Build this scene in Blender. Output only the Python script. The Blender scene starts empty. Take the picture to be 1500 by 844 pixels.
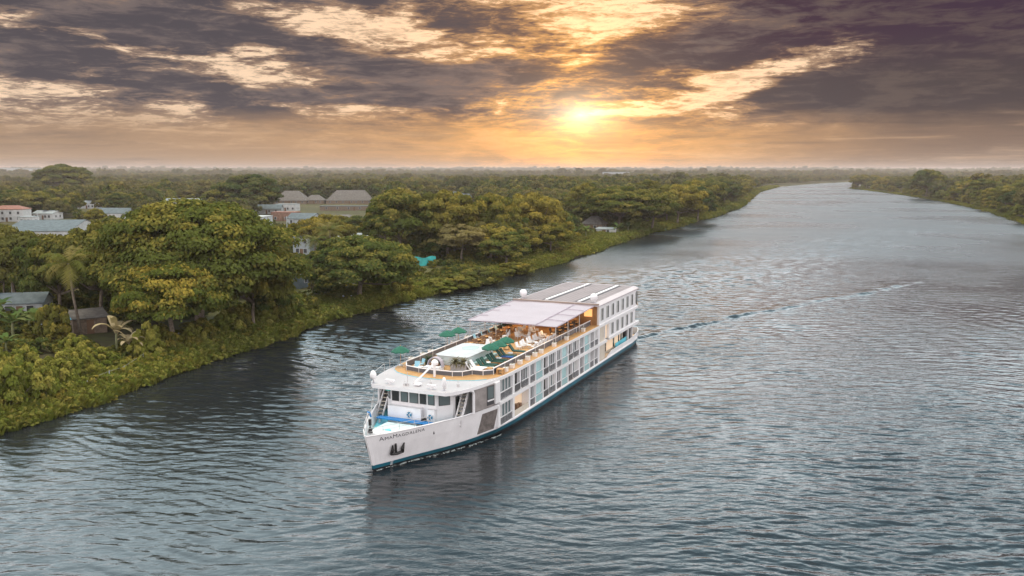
import bpy, bmesh, math, random
import numpy as np
from mathutils import Vector, Matrix
R = math.radians
scene = bpy.context.scene
C = scene.collection

# ---------------------------------------------------------------- camera
CAM_H = 26.0
F_PX = 1254.0                       # focal length in pixels of the 1500 px wide photograph
PITCH = math.atan(172 / F_PX)
cam_d = bpy.data.cameras.new('camera')
cam_d.sensor_width = 36.0
cam_d.lens = 36.0 * F_PX / 1500.0
cam_d.clip_start = 1.0
cam_d.clip_end = 40000.0
cam = bpy.data.objects.new('camera', cam_d)
C.objects.link(cam)
cam.location = (0, 0, CAM_H)
cam.rotation_euler = (math.pi / 2 - PITCH, 0, 0)
scene.camera = cam

# ---------------------------------------------------------------- render settings
scene.render.engine = 'CYCLES'
cy = scene.cycles
cy.max_bounces = 6
cy.diffuse_bounces = 2
cy.glossy_bounces = 3
cy.transmission_bounces = 3
cy.transparent_max_bounces = 8
cy.volume_bounces = 0
cy.caustics_reflective = False
cy.caustics_refractive = False
cy.use_denoising = True
try:
    cy.denoiser = 'OPENIMAGEDENOISE'
except Exception:
    pass
vs = scene.view_settings
vs.view_transform = 'Standard'
vs.look = 'None'
vs.exposure = 0.0
vs.gamma = 1.0
vs.use_curve_mapping = False

# ---------------------------------------------------------------- sky
SUN_AZ, SUN_EL = 4.5, 3.6           # degrees; azimuth to the right of the view axis
world = bpy.data.worlds.new('World')
scene.world = world
world.use_nodes = True
wt = world.node_tree
wt.nodes.clear()


class NG:
    """small helper that writes node maths as function calls"""
    def __init__(s, tree):
        s.t = tree

    def node(s, kind, **kw):
        n = s.t.nodes.new(kind)
        for k, v in kw.items():
            setattr(n, k, v)
        return n

    def put(s, sock, v):
        if isinstance(v, bpy.types.NodeSocket):
            s.t.links.new(v, sock)
        elif v is not None:
            if sock.type == 'RGBA' and len(v) == 3:
                v = (*v, 1)
            sock.default_value = v

    def m(s, op, a, b=None, c=None, clamp=False):
        n = s.node('ShaderNodeMath', operation=op, use_clamp=clamp)
        s.put(n.inputs[0], a)
        if b is not None:
            s.put(n.inputs[1], b)
        if c is not None:
            s.put(n.inputs[2], c)
        return n.outputs[0]

    def add(s, *a):
        r = a[0]
        for b in a[1:]:
            r = s.m('ADD', r, b)
        return r

    def mul(s, *a):
        r = a[0]
        for b in a[1:]:
            r = s.m('MULTIPLY', r, b)
        return r

    def sub(s, a, b):
        return s.m('SUBTRACT', a, b)

    def smooth(s, v, a, b, o0=0.0, o1=1.0):
        n = s.node('ShaderNodeMapRange', interpolation_type='SMOOTHSTEP')
        s.put(n.inputs[0], v)
        for i, q in enumerate((a, b, o0, o1)):
            n.inputs[1 + i].default_value = q
        return n.outputs[0]

    def mix(s, f, a, b, blend='MIX'):
        n = s.node('ShaderNodeMix', data_type='RGBA', blend_type=blend)
        s.put(n.inputs[0], f)
        s.put(n.inputs[6], a)
        s.put(n.inputs[7], b)
        return n.outputs[2]

    def xyz(s, x, y, z):
        n = s.node('ShaderNodeCombineXYZ')
        for i, q in enumerate((x, y, z)):
            s.put(n.inputs[i], q)
        return n.outputs[0]

    def noise(s, vec, scale, detail=6.0, rough=0.55, dist=0.0, lac=2.0):
        n = s.node('ShaderNodeTexNoise')
        s.put(n.inputs['Vector'], vec)
        n.inputs['Scale'].default_value = scale
        n.inputs['Detail'].default_value = detail
        n.inputs['Roughness'].default_value = rough
        n.inputs['Lacunarity'].default_value = lac
        n.inputs['Distortion'].default_value = dist
        return n.outputs[0]

    def blob(s, u, v, cu, cv, ru, rv, tilt=0.0):
        du, dv = s.sub(u, cu), s.sub(v, cv)
        ct, st = math.cos(R(tilt)), math.sin(R(tilt))
        a = s.mul(s.add(s.mul(du, ct), s.mul(dv, st)), 1.0 / ru)
        b = s.mul(s.sub(s.mul(dv, ct), s.mul(du, st)), 1.0 / rv)
        return s.m('EXPONENT', s.mul(s.add(s.mul(a, a), s.mul(b, b)), -1.0))


def build_sky():
    g = NG(wt)
    tc = g.node('ShaderNodeTexCoord')
    sp = g.node('ShaderNodeSeparateXYZ')
    wt.links.new(tc.outputs['Generated'], sp.inputs[0])
    X, Y, Z = sp.outputs
    az = g.mul(g.m('ARCTAN2', X, Y), 180 / math.pi)
    el = g.mul(g.m('ARCSINE', Z), 180 / math.pi)
    # clouds lie on a layer overhead, so they shrink and flatten towards the horizon
    zz = g.m('MAXIMUM', Z, 0.0)
    den = g.add(zz, 0.075)
    u, v = g.m('DIVIDE', X, den), g.m('DIVIDE', Y, den)
    lay = g.xyz(u, g.mul(v, 1.0), 0.0)
    # billows as seen on the face of the cloud banks
    face = g.xyz(g.mul(az, 0.11), g.mul(el, 0.42), 3.7)
    n1 = g.noise(lay, 0.62, 9, 0.58, 0.6)
    n2 = g.noise(face, 1.15, 10, 0.62, 0.7)
    n3 = g.noise(g.xyz(g.mul(az, 0.2), g.mul(el, 1.1), 9.1), 2.0, 9, 0.66, 0.5)
    wob = g.noise(face, 0.8, 4, 0.5)
    wob2 = g.noise(g.xyz(g.mul(az, 0.15), g.mul(el, 0.5), 21.0), 0.9, 4, 0.5)
    bu = g.add(az, g.mul(g.sub(wob, 0.5), 9.0))
    bv = g.add(el, g.mul(g.sub(wob2, 0.5), 3.4))
    dark = [(-6.0, 5.9, 8.6, 1.55, -3, 1.25), (-27, 9.4, 13, 1.3, -7, .75), (-30, 6.9, 9, 1.1, -4, .5), (24, 4.2, 12, 2.1, 2, 1.35),
            (25, 9.4, 14, 2.6, -4, 1.2), (12, 7.6, 5.5, 1.5, 6, .9), (-19, 4.6, 7, 1.2, 0, .5), (-12, 10.8, 8, .9, -8, .6)]
    bright = [(-8.5, 9.0, 6.0, 1.15, -6, 1.0), (6.5, 9.4, 5.5, 1.1, -8, .85), (19, 6.6, 5.6, .95, 12, 1.05), (12.5, 5.0, 3.6, .65, 10, 1.2),
              (-15, 6.6, 7, .8, -5, .8), (4.0, 6.9, 1.8, .8, 0, .7), (-24, 7.4, 9, .55, -9, .6), (9, 3.7, 6, .45, 2, .8), (-10, 3.5, 4, .4, 0, .55), (-26, 4.6, 8, 1.0, 0, .45)]
    n4 = g.noise(g.xyz(g.mul(az, 0.35), g.mul(el, 1.9), 4.4), 2.6, 9, 0.7, 0.9)
    d = g.add(0.50, g.mul(g.sub(n1, 0.5), 1.5), g.mul(g.sub(n2, 0.5), 2.2), g.mul(g.sub(n3, 0.5), 1.6), g.mul(g.sub(n4, 0.5), 1.05))
    for cu, cv, ru, rv, t, a in dark:
        d = g.add(d, g.mul(g.blob(bu, bv, cu, cv, ru, rv, t), a * 0.74))
    for cu, cv, ru, rv, t, a in bright:
        d = g.sub(d, g.mul(g.blob(bu, bv, cu, cv, ru, rv, t), a * 0.74))
    dens = g.smooth(d, -0.12, 1.15)
    # angular distance from the sun
    saz, sel = R(SUN_AZ), R(SUN_EL)
    sx, sy, sz = math.sin(saz) * math.cos(sel), math.cos(saz) * math.cos(sel), math.sin(sel)
    cosang = g.add(g.mul(X, sx), g.mul(Y, sy), g.mul(Z, sz))
    ang = g.mul(g.m('ARCCOSINE', g.m('MINIMUM', cosang, 0.999999)), 180 / math.pi)
    near = g.m('EXPONENT', g.mul(ang, -1 / 7.0))
    # light that comes through the thin cloud
    thin = g.mix(near, (0.95, 0.69, 0.48), (1.6, 1.0, 0.48))
    mid = g.mix(near, (0.25, 0.175, 0.14), (0.66, 0.33, 0.09))
    core = g.mix(g.smooth(az, 4, 30), (0.082, 0.071, 0.083), (0.066, 0.048, 0.052))
    core = g.mix(g.mul(g.smooth(el, 5.0, 9.0), g.smooth(az, 6, 20)), core, (0.050, 0.026, 0.050))
    core = g.mix(g.mul(g.smooth(g.add(n2, g.mul(g.sub(n3, 0.5), 0.8)), 0.60, 0.34), 0.8), core, g.mix(g.smooth(az, 6, 26), (0.20, 0.155, 0.145), (0.125, 0.090, 0.080)))
    thin = g.mix(g.mul(g.smooth(g.add(n3, g.mul(g.sub(n4, 0.5), 0.9)), 0.42, 0.66), 0.78), thin, g.mix(near, (0.42, 0.30, 0.22), (0.85, 0.48, 0.18)))
    col = g.mix(g.smooth(dens, 0.02, 0.40), thin, mid)
    col = g.mix(g.smooth(dens, 0.34, 0.74), col, core)
    # the air near the horizon
    hz_l = g.mix(g.m('EXPONENT', g.mul(g.m('ABSOLUTE', g.sub(az, SUN_AZ)), -1 / 11.0)), (0.40, 0.262, 0.165), (1.0, 0.47, 0.12))
    hz = g.mix(g.smooth(el, 0.0, 1.0), g.mix(0.35, hz_l, (0.46, 0.33, 0.27)), hz_l)
    hz = g.mix(g.mul(g.smooth(az, 12, 30), 0.85), hz, (0.18, 0.115, 0.085))
    streak = g.noise(g.xyz(g.mul(az, 0.05), g.mul(el, 0.9), 5.0), 1.6, 7, 0.6, 0.4)
    hz = g.mix(g.mul(g.smooth(streak, 0.52, 0.72), 0.65), hz, g.mix(near, (0.66, 0.42, 0.25), (1.25, 0.72, 0.26)))
    hz = g.mix(g.mul(g.smooth(streak, 0.48, 0.30), 0.38), hz, core)
    hzmask = g.m('MULTIPLY', g.smooth(g.add(el, g.mul(g.sub(wob2, 0.5), 2.2), g.mul(g.sub(n3, 0.5), 1.2)), 4.2, 1.9), 0.90)
    col = g.mix(hzmask, col, hz)
    # the sun behind the cloud: a white centre and a wide golden glow
    sq = g.m('SQRT', g.add(g.m('POWER', g.mul(g.sub(az, SUN_AZ), 0.62), 2.0), g.m('POWER', g.mul(g.sub(el, SUN_EL), 1.15), 2.0)))
    gl = g.mul(g.m('EXPONENT', g.mul(sq, -1 / 1.0)), g.smooth(n4, 0.2, 0.6, 0.75, 1.0))
    gl2 = g.m('EXPONENT', g.mul(ang, -1 / 5.2))
    glc = g.add(g.mul(gl, 1.0), 0.0)
    colg = g.node('ShaderNodeMix', data_type='RGBA', blend_type='ADD')
    g.put(colg.inputs[0], glc)
    g.put(colg.inputs[6], col)
    g.put(colg.inputs[7], (1.6, 1.25, 0.85))
    colg2 = g.node('ShaderNodeMix', data_type='RGBA', blend_type='ADD')
    g.put(colg2.inputs[0], g.mul(gl2, g.smooth(dens, 1.3, 0.25)))
    g.put(colg2.inputs[6], colg.outputs[2])
    g.put(colg2.inputs[7], (0.95, 0.39, 0.04))
    low = colg2.outputs[2]
    # the open evening sky overhead and behind: pale lilac cloud, then blue-white
    soft = g.noise(lay, 0.9, 5, 0.55, 0.3)
    hi = g.mix(g.smooth(el, 12.5, 18), (3.9, 3.65, 3.75), (2.9, 3.35, 3.5))  # unseen band, made extra bright to light water and trees
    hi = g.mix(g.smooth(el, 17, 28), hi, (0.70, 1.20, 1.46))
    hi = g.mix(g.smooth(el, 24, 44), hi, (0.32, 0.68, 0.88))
    hi = g.mix(g.mul(g.smooth(az, -6, -24), g.smooth(el, 18, 26), g.smooth(el, 60, 40)), hi, (2.7, 3.4, 3.65))  # unseen left part brightened for the near water
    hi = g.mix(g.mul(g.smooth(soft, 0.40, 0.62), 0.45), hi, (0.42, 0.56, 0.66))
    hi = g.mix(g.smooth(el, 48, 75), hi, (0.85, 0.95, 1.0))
    back = g.mix(g.smooth(el, 10, 60), (2.3, 2.1, 2.1), (0.90, 1.0, 1.05))  # unseen sky behind, brightened to light the ship's near side
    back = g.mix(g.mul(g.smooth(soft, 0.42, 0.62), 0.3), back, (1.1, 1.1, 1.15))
    front = g.smooth(g.m('ABSOLUTE', az), 40, 75)
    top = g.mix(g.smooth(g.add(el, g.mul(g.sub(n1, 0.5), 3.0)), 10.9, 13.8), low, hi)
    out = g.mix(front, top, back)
    below = g.smooth(el, -0.5, -4.0)
    out = g.mix(below, out, (0.10, 0.10, 0.09))
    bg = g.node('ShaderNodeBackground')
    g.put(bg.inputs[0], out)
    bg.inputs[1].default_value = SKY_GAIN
    # a clear-sky share underneath the cloud
    sk = g.node('ShaderNodeTexSky', sky_type='NISHITA', sun_disc=False)
    sk.sun_elevation = R(SUN_EL)
    sk.sun_rotation = R(SUN_AZ)
    bg2 = g.node('ShaderNodeBackground')
    g.put(bg2.inputs[0], g.mix(g.m('MAXIMUM', front, g.smooth(el, 12, 22)), (0, 0, 0), sk.outputs[0]))
    bg2.inputs[1].default_value = 0.05
    ad = g.node('ShaderNodeAddShader')
    wt.links.new(bg.outputs[0], ad.inputs[0])
    wt.links.new(bg2.outputs[0], ad.inputs[1])
    wo = g.node('ShaderNodeOutputWorld')
    wt.links.new(ad.outputs[0], wo.inputs[0])


SKY_GAIN = 1.0
build_sky()
world.cycles.sampling_method = 'MANUAL'
world.cycles.sample_map_resolution = 512

# added overhead lamp, broad, soft and warm; the sun itself glows low
sun_d = bpy.data.lights.new('sun', 'SUN')
sun_d.energy = 2.3
sun_d.angle = R(30)
sun_d.color = (1.0, 0.82, 0.54)
sun = bpy.data.objects.new('sun', sun_d)
C.objects.link(sun)
_sa, _se = R(SUN_AZ), R(79)
_to = Vector((math.sin(_sa) * math.cos(_se), math.cos(_sa) * math.cos(_se), math.sin(_se)))
sun.rotation_euler = _to.to_track_quat('Z', 'Y').to_euler()

# ---------------------------------------------------------------- helpers
def tag(o, label=None, cat=None, group=None, kind=None):
    if label:
        o['label'] = label
    if cat:
        o['category'] = cat
    if group:
        o['group'] = group
    if kind:
        o['kind'] = kind
    return o


def empty(name, loc=(0, 0, 0), rz=0.0, parent=None):
    o = bpy.data.objects.new(name, None)
    o.empty_display_size = 0.5
    o.location = loc
    o.rotation_euler = (0, 0, rz)
    o.parent = parent
    C.objects.link(o)
    return o


def link(name, mesh, mats, parent=None, loc=None, rz=None, scale=None):
    o = bpy.data.objects.new(name, mesh)
    if mats is not None:
        if not isinstance(mats, (list, tuple)):
            mats = [mats]
        for m_ in mats:
            mesh.materials.append(m_)
    o.parent = parent
    if loc is not None:
        o.location = loc
    if rz is not None:
        o.rotation_euler = (0, 0, rz)
    if scale is not None:
        o.scale = scale
    C.objects.link(o)
    return o


def copy_tree(o, parent=None):
    c = o.copy()
    C.objects.link(c)
    c.parent = parent
    for ch in list(o.children):
        copy_tree(ch, c)
    return c


def np_mesh(name, verts, quads=None, tris=None, smooth=False):
    me = bpy.data.meshes.new(name)
    verts = np.asarray(verts, np.float32)
    nq = 0 if quads is None else len(quads)
    nt = 0 if tris is None else len(tris)
    me.vertices.add(len(verts))
    me.vertices.foreach_set('co', verts.ravel())
    loops = []
    if nq:
        loops.append(np.asarray(quads, np.int32).ravel())
    if nt:
        loops.append(np.asarray(tris, np.int32).ravel())
    lv = np.concatenate(loops)
    me.loops.add(len(lv))
    me.loops.foreach_set('vertex_index', lv)
    me.polygons.add(nq + nt)
    st = np.concatenate([np.arange(nq) * 4, nq * 4 + np.arange(nt) * 3]).astype(np.int32)
    me.polygons.foreach_set('loop_start', st)
    if smooth:
        me.polygons.foreach_set('use_smooth', np.ones(nq + nt, bool))
    me.update(calc_edges=True)
    me.validate()
    return me


class MB:
    """collects boxes, prisms and tubes; build() links them as one mesh object"""
    def __init__(s, sy=1.0):
        s.v, s.f, s.mi = [], [], []
        s.sy = sy

    def face(s, idx, mi=0):
        s.f.append(idx)
        s.mi.append(mi)

    def box(s, x0, x1, y0, y1, z0, z1, mi=0):
        b = len(s.v)
        for z in (z0, z1):
            for x, y in ((x0, y0), (x1, y0), (x1, y1), (x0, y1)):
                s.v.append((x, y, z))
        for q in ((3, 2, 1, 0), (4, 5, 6, 7), (0, 1, 5, 4), (1, 2, 6, 5), (2, 3, 7, 6), (3, 0, 4, 7)):
            s.face([b + i for i in q], mi)
        return s

    def obox(s, c, ax, ay, az, mi=0):
        """oriented box: centre and three half-axis vectors"""
        b = len(s.v)
        c, ax, ay, az = Vector(c), Vector(ax), Vector(ay), Vector(az)
        for k in (-1, 1):
            for i, j in ((-1, -1), (1, -1), (1, 1), (-1, 1)):
                s.v.append(tuple(c + ax * i + ay * j + az * k))
        for q in ((3, 2, 1, 0), (4, 5, 6, 7), (0, 1, 5, 4), (1, 2, 6, 5), (2, 3, 7, 6), (3, 0, 4, 7)):
            s.face([b + i for i in q], mi)
        return s

    def prism(s, pts, z0, z1, mi=0, top_mi=None):
        b, n = len(s.v), len(pts)
        for z in (z0, z1):
            for p in pts:
                zz = z(p) if callable(z) else z
                s.v.append((p[0], p[1], zz))
        s.face([b + i for i in range(n)][::-1], mi)
        s.face([b + n + i for i in range(n)], mi if top_mi is None else top_mi)
        for i in range(n):
            j = (i + 1) % n
            s.face([b + i, b + j, b + n + j, b + n + i], mi)
        return s

    def xprism(s, pts, x0, x1, mi=0):
        """profile in (y, z) swept along x"""
        b, n = len(s.v), len(pts)
        for x in (x0, x1):
            for p in pts:
                s.v.append((x, p[0], p[1]))
        s.face([b + i for i in range(n)][::-1], mi)
        s.face([b + n + i for i in range(n)], mi)
        for i in range(n):
            j = (i + 1) % n
            s.face([b + i, b + j, b + n + j, b + n + i], mi)
        return s

    def tube(s, pts, r, n=6, mi=0, r1=None):
        pts = [Vector(p) for p in pts]
        m_ = len(pts)
        b = len(s.v)
        for k, p in enumerate(pts):
            a = pts[max(k - 1, 0)]
            c = pts[min(k + 1, m_ - 1)]
            d = (c - a).normalized()
            up = Vector((0, 0, 1)) if abs(d.z) < 0.9 else Vector((1, 0, 0))
            e1 = d.cross(up).normalized()
            e2 = d.cross(e1)
            rr = r if r1 is None else r + (r1 - r) * k / max(m_ - 1, 1)
            if isinstance(r, (list, tuple)):
                rr = r[k]
            for i in range(n):
                t = 2 * math.pi * i / n
                s.v.append(tuple(p + e1 * math.cos(t) * rr + e2 * math.sin(t) * rr))
        for k in range(m_ - 1):
            for i in range(n):
                j = (i + 1) % n
                s.face([b + k * n + i, b + k * n + j, b + (k + 1) * n + j, b + (k + 1) * n + i], mi)
        s.face([b + i for i in range(n)][::-1], mi)
        s.face([b + (m_ - 1) * n + i for i in range(n)], mi)
        return s

    def lathe(s, prof, n=16, c=(0, 0, 0), mi=0):
        b = len(s.v)
        for r, z in prof:
            for i in range(n):
                t = 2 * math.pi * i / n
                s.v.append((c[0] + r * math.cos(t), c[1] + r * math.sin(t), c[2] + z))
        for k in range(len(prof) - 1):
            for i in range(n):
                j = (i + 1) % n
                s.face([b + k * n + i, b + k * n + j, b + (k + 1) * n + j, b + (k + 1) * n + i], mi)
        s.face([b + i for i in range(n)][::-1], mi)
        s.face([b + (len(prof) - 1) * n + i for i in range(n)], mi)
        return s

    def poly(s, pts, mi=0):
        b = len(s.v)
        s.v.extend(tuple(p) for p in pts)
        s.face([b + i for i in range(len(pts))], mi)
        return s

    def mesh(s, name, smooth=False):
        me = bpy.data.meshes.new(name)
        me.from_pydata([(x, y * s.sy, z) for x, y, z in s.v], [], s.f)
        for p, mi in zip(me.polygons, s.mi):
            p.material_index = mi
            p.use_smooth = smooth
        bm = bmesh.new()
        bm.from_mesh(me)
        bmesh.ops.recalc_face_normals(bm, faces=bm.faces)
        bm.to_mesh(me)
        bm.free()
        return me

    def build(s, name, mats, parent=None, smooth=False, **kw):
        return link(name, s.mesh(name, smooth), mats, parent, **kw)


MATS = {}


def mat(name, col, rough=0.6, metal=0.0, var=0.0, scale=3.0, emit=None, bump=0.0, spec=None):
    if name in MATS:
        return MATS[name]
    m_ = bpy.data.materials.new(name)
    m_.use_nodes = True
    t = m_.node_tree
    g = NG(t)
    b = t.nodes['Principled BSDF']
    b.inputs['Base Color'].default_value = (*col, 1)
    b.inputs['Roughness'].default_value = rough
    b.inputs['Metallic'].default_value = metal
    if spec is not None:
        b.inputs['Specular IOR Level'].default_value = spec
    if var or bump:
        tc = g.node('ShaderNodeTexCoord')
        nz = g.noise(tc.outputs['Object'], scale, 6, 0.6)
        if var:
            c2 = g.mix(g.smooth(nz, 0.3, 0.7), tuple(q * (1 - var) for q in col), tuple(min(1, q * (1 + var)) for q in col))
            t.links.new(c2, b.inputs['Base Color'])
        if bump:
            bp = g.node('ShaderNodeBump')
            bp.inputs['Distance'].default_value = bump
            t.links.new(nz, bp.inputs['Height'])
            t.links.new(bp.outputs[0], b.inputs['Normal'])
    if emit:
        b.inputs['Emission Color'].default_value = (*emit[:3], 1)
        b.inputs['Emission Strength'].default_value = emit[3]
    MATS[name] = m_
    return m_


def pix(x, y, z=0.0):
    """the point at height z that the survey pixel (x, y) of the 1500x844 photograph looks at"""
    S_, C_ = math.sin(PITCH), math.cos(PITCH)
    dx, dy = x - 750.0, y - 422.0
    t = (CAM_H - z) / (dy * C_ + F_PX * S_)
    return Vector((dx * t, (F_PX * C_ - dy * S_) * t, z))


def m_per_px(P):
    """metres per photograph pixel at a point"""
    return (P.y * math.cos(PITCH) + (CAM_H - P.z) * math.sin(PITCH)) / F_PX


def height_to(P, y_top):
    """height of a thing standing at P whose top is seen on picture row y_top"""
    S_, C_ = math.sin(PITCH), math.cos(PITCH)
    dy = y_top - 422.0
    drop = P.y * (dy * C_ + F_PX * S_) / (F_PX * C_ - dy * S_)
    return CAM_H - drop - P.z

# ---------------------------------------------------------------- the river's outline and the land
LEFT_BANK = [(-120, -300), (-95, -60), (-70, 20), (-56, 62), (-51.5, 83.4), (-50.0, 88.2), (-47.9, 94.1), (-45.8, 101.9), (-43.6, 109.0), (-41.2, 119.8), (-36.7, 130.3),
             (-32.7, 144.1), (-26.9, 158.5), (-21.1, 174.1), (-13.7, 188.4), (-5.1, 207.7), (3.5, 222.4), (13.6, 242.5), (21.0, 262.2),
             (36.8, 306.9), (56.4, 353.6), (82.0, 411.7), (119.3, 499.7), (165.9, 623.2), (229.6, 826.9), (295.2, 1034.5), (426.5, 1380.5),
             (592.2, 1699.9), (756.4, 1950.4), (1100, 2200), (1800, 2400)]
RIGHT_BANK = [(1800, 2120), (1200, 1960), (800, 1720), (590, 1480), (497.6, 1274.0), (470.6, 1141.9), (411.4, 894.2), (348.1, 674.3), (301.2, 541.0), (266.1, 457.8),
              (252.3, 422.3), (238, 360), (228, 300), (222, 200), (216, 80), (210, -300)]
RIVER = np.array(LEFT_BANK + RIGHT_BANK, float)


def land_dist(x, y):
    """distance from the water's edge: positive on land, negative in the river"""
    x = np.atleast_1d(np.asarray(x, float))
    y = np.atleast_1d(np.asarray(y, float))
    best = np.full(x.shape, 1e18)
    inside = np.zeros(x.shape, bool)
    n = len(RIVER)
    for i in range(n):
        ax, ay = RIVER[i]
        bx, by = RIVER[(i + 1) % n]
        dx, dy = bx - ax, by - ay
        t = np.clip(((x - ax) * dx + (y - ay) * dy) / (dx * dx + dy * dy), 0, 1)
        best = np.minimum(best, (x - ax - t * dx) ** 2 + (y - ay - t * dy) ** 2)
        cond = (ay > y) != (by > y)
        xi = ax + (y - ay) * dx / (dy if dy else 1e-9)
        inside ^= cond & (x < xi)
    d = np.sqrt(best)
    return np.where(inside, -d, d)


def sstep(a, b, v):
    t = np.clip((v - a) / (b - a), 0, 1)
    return t * t * (3 - 2 * t)


def wav(x, y, s, k=0.0):
    return (np.sin(x * s + 1.3 + k) * np.cos(y * s * 0.83 + 0.4 + k * 2) + 0.6 * np.sin(x * s * 2.1 - y * s * 1.7 + 2.2 + k)
            + 0.35 * np.sin(x * s * 4.3 + y * s * 3.7 + k * 3)) / 1.95


def land_height(x, y, d=None):
    x = np.atleast_1d(np.asarray(x, float))
    y = np.atleast_1d(np.asarray(y, float))
    if d is None:
        d = land_dist(x, y)
    z = -2.6 + 3.3 * sstep(-7.0, 2.5, d) + 1.0 * sstep(1.5, 14, d) + 0.25 * wav(x, y, 0.11) * sstep(2, 12, d)
    r = np.hypot(x, y)
    z += sstep(3000, 8500, r) * (10 + 13 * wav(x, y, 0.0009) + 8 * np.exp(-((np.degrees(np.arctan2(x, y)) + 22) / 9) ** 2)) * sstep(30, 300, d)
    return z


def build_ground():
    az = np.radians(np.concatenate([np.arange(-180, -46, 6.0), np.arange(-46, 46, 0.22), np.arange(46, 180, 6.0)]))
    r = np.concatenate([[0.5, 10, 22, 32], np.geomspace(40, 900, 300), np.geomspace(910, 11500, 150)])
    A, Rr = np.meshgrid(az, r)
    x, y = (Rr * np.sin(A)).ravel(), (Rr * np.cos(A)).ravel()
    z = land_height(x, y)
    na, nr = len(az), len(r)
    i, j = np.meshgrid(np.arange(na), np.arange(nr - 1))
    i2 = (i + 1) % na
    q = np.stack([j * na + i, j * na + i2, (j + 1) * na + i2, (j + 1) * na + i], -1).reshape(-1, 4)
    me = np_mesh('ground', np.stack([x, y, z], 1), q, smooth=True)
    m_ = bpy.data.materials.new('earth_and_scrub')
    m_.use_nodes = True
    t = m_.node_tree
    g = NG(t)
    b = t.nodes['Principled BSDF']
    b.inputs['Roughness'].default_value = 0.95
    b.inputs['Specular IOR Level'].default_value = 0.1
    tc = g.node('ShaderNodeTexCoord')
    n1 = g.noise(tc.outputs['Object'], 0.013, 6, 0.6)
    n2 = g.noise(tc.outputs['Object'], 0.35, 6, 0.65)
    c1 = g.mix(g.smooth(n1, 0.38, 0.62), (0.070, 0.080, 0.030), (0.13, 0.115, 0.045))
    c2 = g.mix(g.smooth(n2, 0.35, 0.65), c1, (0.060, 0.050, 0.030))
    t.links.new(c2, b.inputs['Base Color'])
    o = link('ground', me, m_)
    tag(o, 'dark scrubby earth of the river plain reaching to the horizon', 'ground', kind='structure')


# ship frame: origin at the stem on the waterline; s runs aft, p to the port side
HEAD = R(23.94)
BOW = pix(547, 690, 0)
AFT = Vector((math.sin(HEAD), math.cos(HEAD), 0))
PORT = Vector((math.cos(HEAD), -math.sin(HEAD), 0))
SHIP_RZ = math.pi / 2 - HEAD


def W(s, p, z=0.0):
    return BOW + AFT * s + PORT * p + Vector((0, 0, z))


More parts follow.
